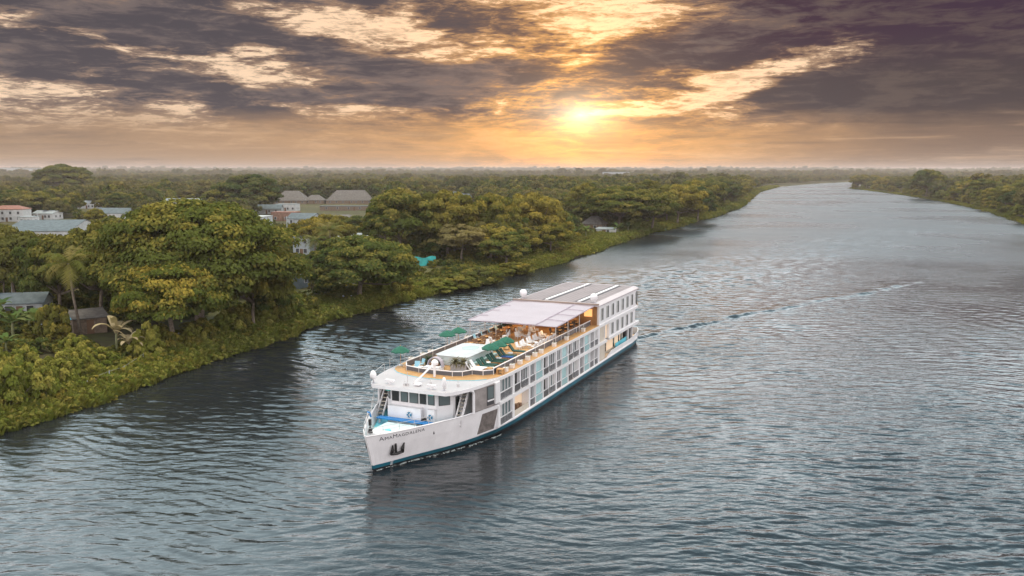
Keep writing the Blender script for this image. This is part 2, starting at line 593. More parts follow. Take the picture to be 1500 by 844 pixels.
def build_river():
    az = np.radians(np.concatenate([np.arange(-180, -40, 5.0), np.arange(-40, 40, 0.095), np.arange(40, 180, 5.0)]))
    r = np.concatenate([[0.5, 15, 30, 40], np.geomspace(46, 420, 1150), np.geomspace(423, 1200, 160), np.geomspace(1250, 11400, 40)])
    A, Rr = np.meshgrid(az, r)
    x, y = (Rr * np.sin(A)).ravel(), (Rr * np.cos(A)).ravel()
    rr = Rr.ravel()
    z = np.zeros_like(x)
    rng = np.random.default_rng(5)
    live = (rr < 1200) & (rr > 35) & (np.abs(A.ravel()) < R(41)) & (y > 10)
    lx, ly, lr = x[live], y[live], rr[live]
    lz = np.zeros_like(lx)
    # patches of rougher and calmer water
    gust = 0.72 + 0.42 * wav(lx, ly, 0.045, 0.6) + 0.25 * wav(lx, ly, 0.15, 2.0)
    gust = np.clip(gust, 0.25, 1.7)
    # warp the coordinates a little so that no crest is a ruled line
    wx = lx + 1.6 * np.sin(ly * 0.09 + 0.7) + 0.8 * np.sin(ly * 0.31 + lx * 0.12)
    wy = ly + 1.6 * np.sin(lx * 0.075 + 1.9) + 0.7 * np.sin(lx * 0.27 - ly * 0.1)
    for k in range(64):
        lam = float(np.exp(rng.uniform(np.log(0.62), np.log(3.4))))
        th = R(rng.normal(86, 17))                 # most crests lie across the view
        kk = 2 * math.pi / lam
        a = 0.0054 * lam ** 0.66 * rng.uniform(0.5, 1.3)
        fade = sstep(lam * 260, lam * 110, lr)     # too fine for the mesh far away
        ph = rng.uniform(0, 6.28)
        w_ = np.sin(kk * (wx * math.cos(th) + wy * math.sin(th)) + ph)
        env = 0.65 + 0.5 * np.sin(wx * rng.uniform(.02, .12) + ph * 2) * np.sin(wy * rng.uniform(.02, .12) + ph * 3)
        lz += a * fade * env * (w_ + 0.22 * np.cos(2 * kk * (wx * math.cos(th) + wy * math.sin(th)) + 2 * ph))
    # ship frame of every point
    ds, dp = lx - BOW.x, ly - BOW.y
    s = ds * AFT.x + dp * AFT.y
    p = ds * PORT.x + dp * PORT.y
    # calmer lee right beside the hull on the near side
    lee = 1 - 0.55 * np.exp(-((p - 11) / 8) ** 2) * sstep(-4, 6, s) * sstep(60, 35, s)
    # swell pushed towards the left bank by the hull
    swell = np.exp(-((p + 34 - 0.25 * (s - 20)) / 26) ** 2) * sstep(2, 26, s)
    left = sstep(-4, -22, p) * sstep(6, -16, s) * sstep(90, 55, lr)
    boost = 1 + 1.15 * swell + 0.3 * left
    far_calm = 1 - .72 * sstep(135, 235, lr) * (1 - .8 * swell)
    lz *= gust * lee * boost * far_calm
    kv = 2 * math.pi / 3.3
    lz += 0.045 * swell * np.sin(kv * (wx * math.cos(R(62)) + wy * math.sin(R(62)))) * (0.6 + 0.6 * wav(lx, ly, 0.08))
    # long bow waves running to the lower left
    q = p + 0.33 * s
    lz += 0.035 * left * np.sin(2 * math.pi / 4.6 * (wx * math.cos(R(112)) + wy * math.sin(R(112)))) * (0.5 + 0.7 * wav(lx, ly, 0.06, 1.0))
    # curved stern waves spreading to the right
    sx, sy = W(66, 8).x, W(66, 8).y
    rad = np.hypot(lx - sx, ly - sy)
    ang = np.degrees(np.arctan2(lx - sx, ly - sy))
    fan = np.exp(-((ang - 88) / 34) ** 2) * sstep(5, 22, rad) * sstep(150, 60, rad)
    lz += 0.030 * fan * np.sin(2 * math.pi / 3.6 * rad + 1.5 * np.sin(ang * 0.06)) * (0.55 + 0.6 * wav(lx, ly, 0.07, 3.0))
    # the ridge of the wake behind the stern
    path = np.array([(18.5, 129.5), (20.6, 132.0), (28.5, 140.6), (43.7, 154.2), (61.5, 169.6), (83.0, 187.3), (105.8, 210.7), (118, 226)])
    best = np.full(lx.shape, 1e9)
    side = np.zeros_like(lx)
    along = np.zeros_like(lx)
    acc = 0.0
    for (ax, ay), (bx, by) in zip(path[:-1], path[1:]):
        dx, dy = bx - ax, by - ay
        L_ = math.hypot(dx, dy)
        t = np.clip(((lx - ax) * dx + (ly - ay) * dy) / (L_ * L_), 0, 1)
        d2 = np.hypot(lx - ax - t * dx, ly - ay - t * dy)
        cr = ((lx - ax) * dy - (ly - ay) * dx) / L_
        upd = d2 < best
        best = np.where(upd, d2, best)
        side = np.where(upd, np.sign(cr) * d2, side)
        along = np.where(upd, acc + t * L_, along)
        acc += L_
    amp = (0.28 + 0.08 * np.sin(along * 0.085 - 0.6) + 0.0008 * along) * sstep(acc - 18, acc - 62, along) * sstep(0, 3, along)
    amp *= 0.72 + 0.3 * np.sin(along * 0.43) + 0.2 * np.sin(along * 1.1)
    sd = side + 0.5 * np.sin(along * 0.23) + 0.2 * np.sin(along * 0.7)
    lz += amp * (np.where(sd > 0, np.exp(-(sd / 0.42) ** 2), np.exp(-(sd / 2.4) ** 2)))
    # churned water close behind the stern
    churn = np.exp(-(((s - 69) / 6) ** 2 + ((p - 1) / 5.5) ** 2))
    lz += churn * 0.10 * (wav(lx, ly, 1.1) + 0.7 * wav(lx, ly, 2.3, 1))
    z[live] = lz * sstep(R(40.5), R(37), np.abs(A.ravel()[live])) * sstep(38, 52, lr)
    na, nr = len(az), len(r)
    i, j = np.meshgrid(np.arange(na), np.arange(nr - 1))
    i2 = (i + 1) % na
    qd = np.stack([j * na + i, j * na + i2, (j + 1) * na + i2, (j + 1) * na + i], -1).reshape(-1, 4)
    me = np_mesh('river', np.stack([x, y, z], 1), qd, smooth=True)
    m_ = bpy.data.materials.new('river_water')
    m_.use_nodes = True
    t = m_.node_tree
    g = NG(t)
    b = t.nodes['Principled BSDF']
    b.inputs['Base Color'].default_value = (0.014, 0.0175, 0.021, 1)
    b.inputs['IOR'].default_value = 1.36
    tc = g.node('ShaderNodeTexCoord')
    # wind ruffles the open reach upstream into ripples too fine to see one by one
    ps = g.node('ShaderNodeSeparateXYZ')
    t.links.new(tc.outputs['Object'], ps.inputs[0])
    ruf = g.noise(tc.outputs['Object'], 0.012, 4, 0.55)
    t.links.new(g.add(0.05, g.mul(g.smooth(ps.outputs[1], 110, 330), g.smooth(ruf, 0.25, 0.7, 0.14, 0.30))), b.inputs['Roughness'])
    mp = g.node('ShaderNodeMapping')
    mp.inputs['Scale'].default_value = (0.42, 1.0, 1.0)
    mp.inputs['Rotation'].default_value = (0, 0, R(-8))
    t.links.new(tc.outputs['Object'], mp.inputs[0])
    n1 = g.noise(mp.outputs[0], 2.0, 4, 0.55, 0.5)
    n2 = g.noise(mp.outputs[0], 0.6, 4, 0.5, 0.3)
    pat = g.noise(tc.outputs['Object'], 0.035, 3, 0.5)
    h = g.add(g.mul(n1, 0.09), g.mul(n2, 0.20))
    h = g.mul(h, g.smooth(pat, 0.35, 0.65, 0.6, 1.25))
    bp = g.node('ShaderNodeBump')
    bp.inputs['Distance'].default_value = 0.6
    bp.inputs['Strength'].default_value = 1.0
    t.links.new(h, bp.inputs['Height'])
    t.links.new(bp.outputs[0], b.inputs['Normal'])
    o = link('river', me, m_)
    tag(o, 'wide grey-brown river with small waves and a long curved wake', 'river', kind='structure')


def build_haze():
    b = MB()
    b.box(-11800, 11800, -11800, 11800, -3.7, 62.0)
    m_ = bpy.data.materials.new('evening_haze')
    m_.use_nodes = True
    t = m_.node_tree
    t.nodes.clear()
    v = t.nodes.new('ShaderNodeVolumePrincipled')
    v.inputs['Color'].default_value = (0.95, 0.80, 0.74, 1)
    v.inputs['Density'].default_value = HAZE
    v.inputs['Anisotropy'].default_value = 0.2
    o_ = t.nodes.new('ShaderNodeOutputMaterial')
    t.links.new(v.outputs[0], o_.inputs['Volume'])
    o = b.build('haze', m_)
    tag(o, 'thin warm evening haze over the river plain', 'haze', kind='stuff')


HAZE = 0.00011
build_ground()
build_river()
if HAZE:
    build_haze()

# ---------------------------------------------------------------- foliage
def leaf_mat(name, c_lo, c_hi, c_tip_highlight, trans=0.30):
    m_ = bpy.data.materials.new(name)
    m_.use_nodes = True
    t = m_.node_tree
    t.nodes.clear()
    g = NG(t)
    at = g.node('ShaderNodeAttribute', attribute_name='tone')
    oi = g.node('ShaderNodeObjectInfo')
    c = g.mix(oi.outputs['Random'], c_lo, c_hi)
    c = g.mix(g.smooth(at.outputs['Fac'], 0.30, 1.0), c, c_tip_highlight)  # tip colour also paints warm highlights into the leaves
    # neighbouring trees of one kind share a cast: fresher here, drier there
    ge = g.node('ShaderNodeNewGeometry')
    patch = g.noise(ge.outputs['Position'], 0.011, 3, 0.55)
    c = g.mix(1.0, c, g.mix(g.smooth(patch, 0.36, 0.64), (0.70, 0.76, 0.86), (1.28, 1.16, 0.92)), 'MULTIPLY')
    df = g.node('ShaderNodeBsdfDiffuse')
    tr = g.node('ShaderNodeBsdfTranslucent')
    g.put(df.inputs[0], c)
    g.put(tr.inputs[0], g.mix(0.5, c, (0.16, 0.15, 0.02)))
    mx = g.node('ShaderNodeMixShader')
    mx.inputs[0].default_value = trans
    t.links.new(df.outputs[0], mx.inputs[1])
    t.links.new(tr.outputs[0], mx.inputs[2])
    o = g.node('ShaderNodeOutputMaterial')
    t.links.new(mx.outputs[0], o.inputs[0])
    return m_


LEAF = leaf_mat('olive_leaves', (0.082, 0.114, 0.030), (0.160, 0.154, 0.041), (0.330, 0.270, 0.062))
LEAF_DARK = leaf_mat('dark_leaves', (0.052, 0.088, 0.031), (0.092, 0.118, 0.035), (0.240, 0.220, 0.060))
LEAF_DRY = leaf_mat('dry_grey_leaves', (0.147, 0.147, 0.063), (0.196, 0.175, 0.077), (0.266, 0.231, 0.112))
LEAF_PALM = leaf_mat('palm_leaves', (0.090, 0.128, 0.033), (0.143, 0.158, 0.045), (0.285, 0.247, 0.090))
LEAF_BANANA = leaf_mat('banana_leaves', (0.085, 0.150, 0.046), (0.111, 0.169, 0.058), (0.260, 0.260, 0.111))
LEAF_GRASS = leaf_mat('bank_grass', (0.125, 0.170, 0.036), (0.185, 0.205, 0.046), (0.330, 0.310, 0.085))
LEAF_FAR = leaf_mat('far_leaves', (0.058, 0.072, 0.032), (0.112, 0.106, 0.046), (0.195, 0.170, 0.066))  # greyer far copy: some distance haze is put into the colour
LEAF_WITHER = leaf_mat('withered_leaves', (0.26, 0.23, 0.15), (0.32, 0.28, 0.19), (0.42, 0.38, 0.27))
BARK = mat('bark', (0.16, 0.13, 0.10), 0.9, var=0.35, scale=4)


def set_tone(me, per_face):
    a = me.attributes.new('tone', 'FLOAT', 'FACE')
    a.data.foreach_set('value', np.asarray(per_face, np.float32))


def cards(centers, normals, size, rng, aspect=1.6):
    """one leaf-shaped quad per centre, facing roughly along its normal"""
    n = len(centers)
    nn = normals / (np.linalg.norm(normals, axis=1, keepdims=True) + 1e-9)
    rv = rng.normal(size=(n, 3))
    e1 = np.cross(nn, rv)
    e1 /= np.linalg.norm(e1, axis=1, keepdims=True) + 1e-9
    e2 = np.cross(nn, e1)
    sz = (size * rng.uniform(0.6, 1.35, n))[:, None]
    a, b = e1 * sz * aspect * 0.5, e2 * sz * 0.5
    v = np.stack([centers - a, centers + b - a * 0.1 + nn * sz * 0.12, centers + a, centers - b + a * 0.1 + nn * sz * 0.12], 1).reshape(-1, 3)
    q = np.arange(n * 4).reshape(-1, 4)
    return v, q


def crown_mesh(name, seed, rx, rz, z0, clumps, per, size, flat=0.72, lobes=5, ragged=0.16, droop=0.0, inner=0.10, gap=0.0):
    """foliage of a crown: leaf sprays gathered in clumps over a lobed dome whose skirt is at height z0"""
    rng = np.random.default_rng(seed)
    C_, N_, T_ = [], [], []
    la = rng.uniform(0, 2 * np.pi, lobes)
    lr = rng.uniform(0.12, 0.30, lobes)
    tips = []
    for k in range(clumps):
        t = (k + 0.5) / clumps
        cz = 1 - 1.16 * t                                  # from the top down past the equator
        cz = np.clip(cz + rng.normal(0, 0.06), -0.30, 1)
        ph = k * 2.39996 + rng.normal(0, 0.35)
        rad = math.sqrt(max(0, 1 - min(1, abs(cz)) ** 2))
        lob = 1 + sum(l * math.cos(ph - a) ** 9 if math.cos(ph - a) > 0 else 0 for a, l in zip(la, lr)) - 0.10
        lob *= rng.uniform(1 - ragged, 1 + ragged * 0.6)
        if rng.random() < gap:
            continue
        shell = rng.choice([1.0, 0.97, 0.78, 0.6], p=[.4, .3, .2, .1])
        c = np.array([rad * math.cos(ph) * rx * lob * shell, rad * math.sin(ph) * rx * lob * shell, z0 + cz * rz * (0.86 + 0.14 * lob) * shell - droop * rad * rz * 0.3])
        cr = rx * rng.uniform(0.17, 0.30) * (0.85 if cz > 0.8 else 1.0)
        m_ = int(per * rng.uniform(0.7, 1.3))
        d = rng.normal(size=(m_, 3))
        d /= np.linalg.norm(d, axis=1, keepdims=True)
        d[:, 2] = np.where(d[:, 2] < -0.25, -d[:, 2] * 0.8, d[:, 2])
        rr = rng.uniform(0.55, 1.05, m_) ** 0.6
        pnt = c + d * rr[:, None] * cr * np.array([1, 1, flat])
        # sprays stand out of the clump in small tufts
        pnt += rng.normal(size=(m_, 3)) * cr * 0.07
        out = np.array([c[0], c[1], 0]) / (rx + 1e-6)
        nrm = d * 0.8 + out * 0.3 + np.array([0, 0, 0.55]) + rng.normal(size=(m_, 3)) * 0.45
        C_.append(pnt)
        N_.append(nrm)
        ct = rng.uniform(0.0, 0.66)
        T_.append(np.clip(ct + rng.normal(0, 0.13, m_) + 0.25 * np.clip(d[:, 2], 0, 1), 0, 1))  # tops of clumps painted lighter, as if lit from above
        tips.append(c)
    # sparse leaves inside
    m_ = int(clumps * per * inner)
    d = rng.normal(size=(m_, 3))
    d /= np.linalg.norm(d, axis=1, keepdims=True)
    d[:, 2] = np.abs(d[:, 2]) - 0.15
    pnt = d * rng.uniform(0.2, 0.85, m_)[:, None] * np.array([rx, rx, rz]) + np.array([0, 0, z0])
    C_.append(pnt)
    N_.append(rng.normal(size=(m_, 3)) + np.array([0, 0, .5]))
    T_.append(rng.uniform(0, 0.25, m_))  # inner leaves get none of the painted highlight
    Cc, Nn, Tt = np.concatenate(C_), np.concatenate(N_), np.concatenate(T_)
    v, q = cards(Cc, Nn, size, rng)
    me = np_mesh(name, v, q)
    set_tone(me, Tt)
    return me, tips


def trunk_mesh(name, seed, h, r, tips, nl=7, lean=0.0):
    rng = random.Random(seed)
    b = MB()
    fork = Vector((lean, rng.uniform(-.2, .2), h))
    b.tube([(0, 0, -0.6), (0.05 * r, 0, 0.15), (lean * .4, 0.1, h * 0.5), fork], [r * 1.5, r * 1.15, r * .9, r * .75], 8)
    sel = tips[:]
    rng.shuffle(sel)
    for t in sel[:nl]:
        t = Vector(t)
        mid = fork.lerp(t, 0.5) + Vector((rng.uniform(-.3, .3), rng.uniform(-.3, .3), -0.12 * (t - fork).length))
        b.tube([fork - Vector((0, 0, .25)), mid, fork.lerp(t, 0.96)], [r * .5, r * .3, r * .1], 6)
    return b.mesh(name, smooth=True)


PROTO = {}


def tree_kind(key, crown, trunk, leaf):
    cm, tips = crown
    cm.materials.append(leaf)
    tm = trunk_mesh(key + '_trunk', *trunk[:3], tips, *trunk[3:])
    tm.materials.append(BARK)
    PROTO[key] = (cm, tm)


def make_kinds():
    #            name              seed rx   rz   z0  clumps per size
    tree_kind('rain', crown_mesh('rain_crown', 1, 11.0, 9.6, 9.0, 330, 330, 0.36, flat=0.42, lobes=6, ragged=.15, inner=.09, gap=.12), (1, 5.2, 0.75, 9, 0.4), LEAF_DARK)
    tree_kind('rain2', crown_mesh('rain_crown_low', 2, 7.6, 5.4, 6.2, 190, 300, 0.33, flat=0.38, lobes=5, ragged=.16, inner=.08), (2, 4.2, 0.42, 8, -0.5), LEAF)
    tree_kind('dome', crown_mesh('dome_crown', 3, 6.6, 4.7, 4.3, 165, 290, 0.31, flat=0.42, lobes=4, ragged=.10, inner=.12), (3, 2.9, 0.35, 8, 0.2), LEAF_DARK)
    tree_kind('broad', crown_mesh('broad_crown', 4, 5.2, 4.6, 5.0, 96, 250, 0.34, flat=0.7, lobes=5, ragged=.26, gap=.1), (4, 3.4, 0.3, 7, 0.3), LEAF)
    tree_kind('broad2', crown_mesh('broad_crown_b', 14, 5.6, 4.1, 4.7, 96, 250, 0.34, flat=0.6, lobes=6, ragged=.3, gap=.12), (14, 3.4, 0.3, 7, -0.4), LEAF)
    tree_kind('round', crown_mesh('round_crown', 5, 3.9, 4.4, 4.4, 74, 230, 0.29, flat=0.8, lobes=4, ragged=.14), (5, 2.8, 0.22, 6, 0.1), LEAF)
    tree_kind('tall', crown_mesh('tall_crown', 6, 3.3, 5.6, 6.3, 78, 200, 0.30, flat=0.8, lobes=5, ragged=.26), (6, 5.0, 0.2, 7, 0.3), LEAF)
    tree_kind('airy', crown_mesh('airy_crown', 7, 4.2, 3.8, 4.8, 60, 120, 0.32, flat=0.5, lobes=5, ragged=.3, gap=.15, inner=.03), (7, 4.2, 0.2, 9, 0.4), LEAF_DRY)
    tree_kind('dark', crown_mesh('dark_crown', 8, 5.0, 4.6, 4.8, 96, 250, 0.34, flat=0.6, lobes=4, ragged=.16), (8, 3.2, 0.3, 7, 0.2), LEAF_DARK)
    tree_kind('bush', crown_mesh('bush_crown', 9, 2.1, 1.8, 0.75, 40, 130, 0.26, flat=0.8, lobes=5, ragged=.25), (9, 0.5, 0.09, 5, 0.0), LEAF)
    tree_kind('bush2', crown_mesh('bush_crown_b', 10, 1.8, 2.0, 0.9, 36, 130, 0.24, flat=0.8, lobes=4, ragged=.3), (10, 0.6, 0.08, 5, 0.1), LEAF_GRASS)
    tree_kind('sapling', crown_mesh('sapling_crown', 11, 1.1, 1.3, 2.3, 26, 100, 0.22, flat=0.8, lobes=4, ragged=.3), (11, 1.5, 0.05, 5, 0.1), LEAF)

    # coconut palm: arching fronds of many leaflets
    rng = np.random.default_rng(12)
    Vv, Qq, Tt = [], [], []

    def frond(root, az, el, L, w, n=22, bend=1.5):
        pts = []
        p = np.array(root, float)
        e = el
        for i in range(n + 1):
            pts.append(p.copy())
            p = p + L / n * np.array([math.cos(az) * math.cos(e), math.sin(az) * math.cos(e), math.sin(e)])
            e -= bend / n * (0.4 + 1.2 * i / n)
        side = np.array([-math.sin(az), math.cos(az), 0])
        tn = rng.uniform(0.1, 0.9)
        for i in range(2, n):
            d = pts[i + 1] - pts[i]
            ll = w * math.sin(math.pi * (0.12 + 0.86 * i / n)) ** 0.6
            for sg in (-1, 1):
                tip = pts[i] + side * sg * ll * .85 + d * 1.6 + np.array([0, 0, -ll * rng.uniform(.25, .6)])
                b0 = len(Vv)
                Vv.extend([pts[i], pts[i] + d * 0.75, tip + d * .12, tip])
                Qq.append([b0, b0 + 1, b0 + 2, b0 + 3])
                Tt.append(np.clip(tn + rng.normal(0, .1), 0, 1))
    for k in range(20):
        frond((0, 0, 8.4), k * 2.4 + rng.normal(0, .15), rng.uniform(-0.35, 1.15), rng.uniform(3.3, 4.2), 1.05, bend=rng.uniform(1.3, 2.0))
    me = np_mesh('palm_crown', np.array(Vv), np.array(Qq))
    set_tone(me, Tt)
    me.materials.append(LEAF_PALM)
    b = MB()
    b.tube([(0.9, 0.2, -.5), (0.7, .15, 1.5), (0.3, 0, 4.5), (0, 0, 8.4)], [.22, .18, .15, .13], 8)
    tm = b.mesh('palm_trunk', True)
    tm.materials.append(BARK)
    PROTO['palm'] = (me, tm)

    # banana plant: big arching blades, partly torn
    for key, seed, leaf, tone in (('banana', 13, LEAF_BANANA, 0.3), ('banana_dry', 15, LEAF_WITHER, 0.5)):
        rng = np.random.default_rng(seed)
        Vv, Qq, Tt = [], [], []
        for k in range(9):
            az, e = k * 2.4 + rng.normal(0, .2), rng.uniform(0.35, 1.35)
            L, w, n = rng.uniform(1.7, 2.5), rng.uniform(.26, .36), 9
            p = np.array([0, 0, 1.9 + rng.uniform(-.3, .2)])
            side = np.array([-math.sin(az), math.cos(az), 0])
            tn = np.clip(tone + rng.normal(0, .25), 0, 1)
            pr = None
            for i in range(n + 1):
                ww = w * math.sin(math.pi * (0.08 + 0.9 * i / n)) ** 0.7
                sag = np.array([0, 0, 0.35 * ww])
                row = [p - side * ww + -sag * .4, p, p + side * ww - sag * .4]
                b0 = len(Vv)
                Vv.extend(row)
                if pr is not None:
                    for j in (0, 1):
                        if rng.random() > 0.1:
                            Qq.append([pr + j, pr + j + 1, b0 + j + 1, b0 + j])
                            Tt.append(np.clip(tn + rng.normal(0, .06), 0, 1))
                pr = b0
                p = p + L / n * np.array([math.cos(az) * math.cos(e), math.sin(az) * math.cos(e), math.sin(e)])
                e -= rng.uniform(1.6, 2.4) / n * (0.3 + 1.3 * i / n)
        me = np_mesh(key + '_leaves', np.array(Vv), np.array(Qq))
        set_tone(me, Tt)
        me.materials.append(leaf)
        b = MB()
        b.tube([(0, 0, -.3), (0, 0, 1.0), (.03, 0, 2.0)], [.14, .12, .07], 8)
        tm = b.mesh(key + '_stem', True)
        tm.materials.append(mat('banana_stem', (.16, .17, .08), .8, var=.3))
        PROTO[key] = (me, tm)


make_kinds()
HEIGHTS = {'rain': 18.6, 'rain2': 11.6, 'dome': 9.0, 'broad': 9.6, 'broad2': 8.8, 'round': 8.8, 'tall': 11.9, 'airy': 8.6, 'dark': 9.4, 'bush': 2.55, 'bush2': 2.9,
           'sapling': 3.6, 'palm': 9.6, 'banana': 3.4, 'banana_dry': 3.2}
WIDTHS = {'rain': 23.5, 'rain2': 16.5, 'dome': 14, 'broad': 11.4, 'broad2': 12.2, 'round': 8.4, 'tall': 7.4, 'airy': 9, 'dark': 10.8, 'bush': 4.6, 'bush2': 4.0, 'sapling': 2.5,
          'palm': 7.0, 'banana': 3.6, 'banana_dry': 3.6}
PLANTED = []


def plant(kind, x, y, h, w, label, name='broadleaf_tree', cat='tree', group=None, rz=None):
    """one tree: a root at the foot of the trunk with its trunk and its crown"""
    z = float(land_height(x, y)[0]) - 0.05
    root = empty(name, (x, y, z), random.uniform(0, 6.28) if rz is None else rz)
    cm, tm = PROTO[kind]
    sx, sz = w / WIDTHS[kind], h / HEIGHTS[kind]
    root.scale = (sx, sx, sz)
    part = 'leaves' if kind.startswith('banana') else 'crown'
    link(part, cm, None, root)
    link('stem' if kind.startswith('banana') else 'trunk', tm, None, root)
    tag(root, label, cat, group)
    PLANTED.append((x, y, w * 0.5))
    return root


def plant_px(kind, xc, y_base, y_top, w_px, label, name='broadleaf_tree', cat='tree', group=None, rz=None):
    P = pix(xc, y_base, 1.6)
    return plant(kind, P.x, P.y, max(0.5, height_to(P, y_top)), w_px * m_per_px(P), label, name, cat, group, rz)

# ---------------------------------------------------------------- the village on the left bank
M_WHITE = mat('lime_wash', (.55, .56, .56), .85, var=.12, scale=.8)
M_GREYW = mat('bare_concrete', (.42, .45, .46), .9, var=.2, scale=.6)
M_BRICK = mat('red_brick_wall', (.25, .145, .105), .9, var=.25, scale=1.2)
M_TIN = mat('grey_blue_tin_roof', (.115, .145, .16), .9, spec=.12, var=.2, scale=.7)
M_TINL = mat('pale_tin_roof', (.30, .34, .355), .9, spec=.12, var=.15, scale=.7)
M_TILE = mat('red_tile_roof', (.24, .11, .08), .85, var=.25, scale=1.5)
M_THATCH = mat('grey_thatch', (.125, .118, .11), .95, var=.3, scale=1.1, bump=.1)
M_BLUE = mat('sky_blue_sheet', (.10, .42, .62), .55, var=.15, scale=1)
M_TURQ = mat('turquoise_netting', (.04, .42, .40), .7, var=.25, scale=.8)
M_DARKO = mat('dark_opening', (.05, .055, .06), .3)
M_WOOD = mat('weathered_wood', (.20, .15, .11), .85, var=.3, scale=2)
M_DOORW = mat('brown_door', (.16, .09, .05), .7)
SIGHT = []                      # picture windows that trees further forward must leave open: x0, x1, y_top, y_bottom, distance


def proj(x, y, z):
    S_, C_ = math.sin(PITCH), math.cos(PITCH)
    dz = CAM_H - z
    dep = y * C_ + dz * S_
    return 750 + F_PX * x / dep, 422 + F_PX * (-y * S_ + dz * C_) / dep


def house(label, xc, y_at, z_at, w, d, hw, hr, rz, wall, roof, style='gable', name='house', win=2, over=.35, door=True, keep=None, cat='house', group=None, wmat=None):
    """a house whose point at height z_at is seen at picture (xc, y_at)"""
    P = pix(xc, y_at, z_at + 1.5)
    z = float(land_height(P.x, P.y)[0])
    r = empty(name, (P.x, P.y, z), R(rz))
    tag(r, label, cat, group)
    b = MB()
    b.box(-w / 2, w / 2, -d / 2, d / 2, -.5, hw)
    if style == 'gable':
        b.prism([(0, 0)] * 0 or [(-w / 2, -d / 2), (-w / 2, d / 2), (-w / 2 + .15, d / 2), (-w / 2 + .15, -d / 2)], hw - .01, hw + .02)
    b.build('wall', wall, r)
    b = MB()
    o, t = over, .12
    if style == 'gable':
        h2 = hw + hr
        sl = hr / (d / 2)
        b.xprism([(-d / 2 - o, hw - o * sl + .03), (0, h2 + .03), (d / 2 + o, hw - o * sl + .03), (d / 2 + o, hw - o * sl + .03 + t), (0, h2 + .03 + t), (-d / 2 - o, hw - o * sl + .03 + t)], -w / 2 - o, w / 2 + o)
        rb = MB()
        for sx in (-1, 1):
            x = sx * (w / 2 - .08)
            MB().xprism([(-d / 2, hw), (d / 2, hw), (0, h2)], x - .06, x + .06).build('gable', wall, r)
    elif style == 'hip':
        k = min(w, d) * .42
        base = [(-w / 2 - o, -d / 2 - o), (w / 2 + o, -d / 2 - o), (w / 2 + o, d / 2 + o), (-w / 2 - o, d / 2 + o)]
        i0 = len(b.v)
        b.v += [(x, y, hw + .02) for x, y in base] + [(x, y, hw + .2) for x, y in base] + [(-w / 2 + k, 0, hw + hr), (w / 2 - k, 0, hw + hr)]
        for q in ((3, 2, 1, 0), (0, 1, 5, 4), (1, 2, 6, 5), (2, 3, 7, 6), (3, 0, 4, 7), (4, 5, 9, 8), (6, 7, 8, 9), (5, 6, 9), (7, 4, 8)):
            b.face([i0 + i for i in q])
    elif style == 'shed':
        b.xprism([(-d / 2 - o, hw + .02), (d / 2 + o, hw + hr), (d / 2 + o, hw + hr + t), (-d / 2 - o, hw + .02 + t)], -w / 2 - o, w / 2 + o)
    else:
        b.box(-w / 2 - .15, w / 2 + .15, -d / 2 - .15, d / 2 + .15, hw + .003, hw + .25)
    b.build('roof', roof, r)
    ys = -d / 2 - .03
    hh = min(hw, 3.0)
    if door:
        MB().box(-.5, .5, ys - .04, ys + .06, 0, min(2.1, hh - .2)).build('door', M_DOORW, r)
    for i in range(win):
        for fl in range(2 if hw > 4.6 else 1):
            x = (i - (win - 1) / 2) * (w / (win + .15))
            if door and abs(x) < .9 and fl == 0:
                x += 1.4
            zb = .95 + fl * 2.7 if hh > 2.2 else .6
            f = MB().box(x - .62, x + .62, ys - .05, ys + .05, zb - .07, min(zb + 1.27, hw - .1)).build('window', wmat or M_WHITE, r)
            MB().box(x - .52, x + .52, ys - .08, ys - .052, zb, min(zb + 1.2, hw - .17)).build('pane', M_DARKO, f)
    # side windows towards the river
    for i in range(1 if d < 7 else 2):
        y = (i - (0 if d < 7 else .5)) * d * .4
        if hh > 2.2:
            f = MB().box(w / 2 - .02, w / 2 + .06, y - .55, y + .55, .95, 2.15).build('window', wmat or M_WHITE, r)
            MB().box(w / 2 + .062, w / 2 + .09, y - .45, y + .45, 1.03, 2.07).build('pane', M_DARKO, f)
    if keep:
        SIGHT.append((*keep, P.y + 3))
    PLANTED.append((P.x, P.y, max(w, d) * .6))
    return r


house('small house with a grey-teal tin roof under the left trees beside the banana plants', 36, 437, 3.2, 7.0, 5.5, 2.6, 1.3, 12, M_GREYW, M_TIN, 'gable', keep=(8, 64, 425, 447))
shed_ = house('dark open shed with a bright blue roof edge on the near left bank', 128, 466, 2.5, 4.6, 3.4, 2.3, .9, 38, M_WOOD, M_THATCH, 'shed', name='shed', cat='shed', win=0, keep=(98, 160, 455, 482))
MB().obox((-2.68, .05, 2.86), (.16, 0, 0), (0, 2.06, .45), (0, 0, .05)).build('roof_edge', M_BLUE, shed_)
house('low shack with pale blue sheets for a roof behind the banana plants', 84, 462, 2.6, 4.2, 3.6, 2.3, .5, -14, M_GREYW, M_TINL, 'shed', name='shed', cat='shed', win=0, keep=(70, 100, 455, 470))
house('wide house with a large flat grey-blue tin roof among the left trees', 80, 333, 3.6, 22, 34, 3.2, 3.0, 8, M_WHITE, M_TIN, 'gable', win=4, keep=(34, 122, 325, 341))
house('white two-storey house with a red tiled roof at the left edge', 16, 312, 4.2, 15, 9, 5.8, 1.9, 5, M_WHITE, M_TILE, 'hip', win=4, keep=(-10, 44, 298, 324))
house('small white flat-topped house below the red tiled roof', 42, 321, 2.4, 6.5, 6, 3.2, .3, 0, M_WHITE, M_TINL, 'flat', win=2, keep=(33, 58, 312, 325))
house('white house with a pale roof beside the tall yellowish bush', 70, 312, 3.2, 11, 8, 3.0, 1.3, -8, M_WHITE, M_TINL, 'gable', win=3, keep=(58, 84, 307, 316))
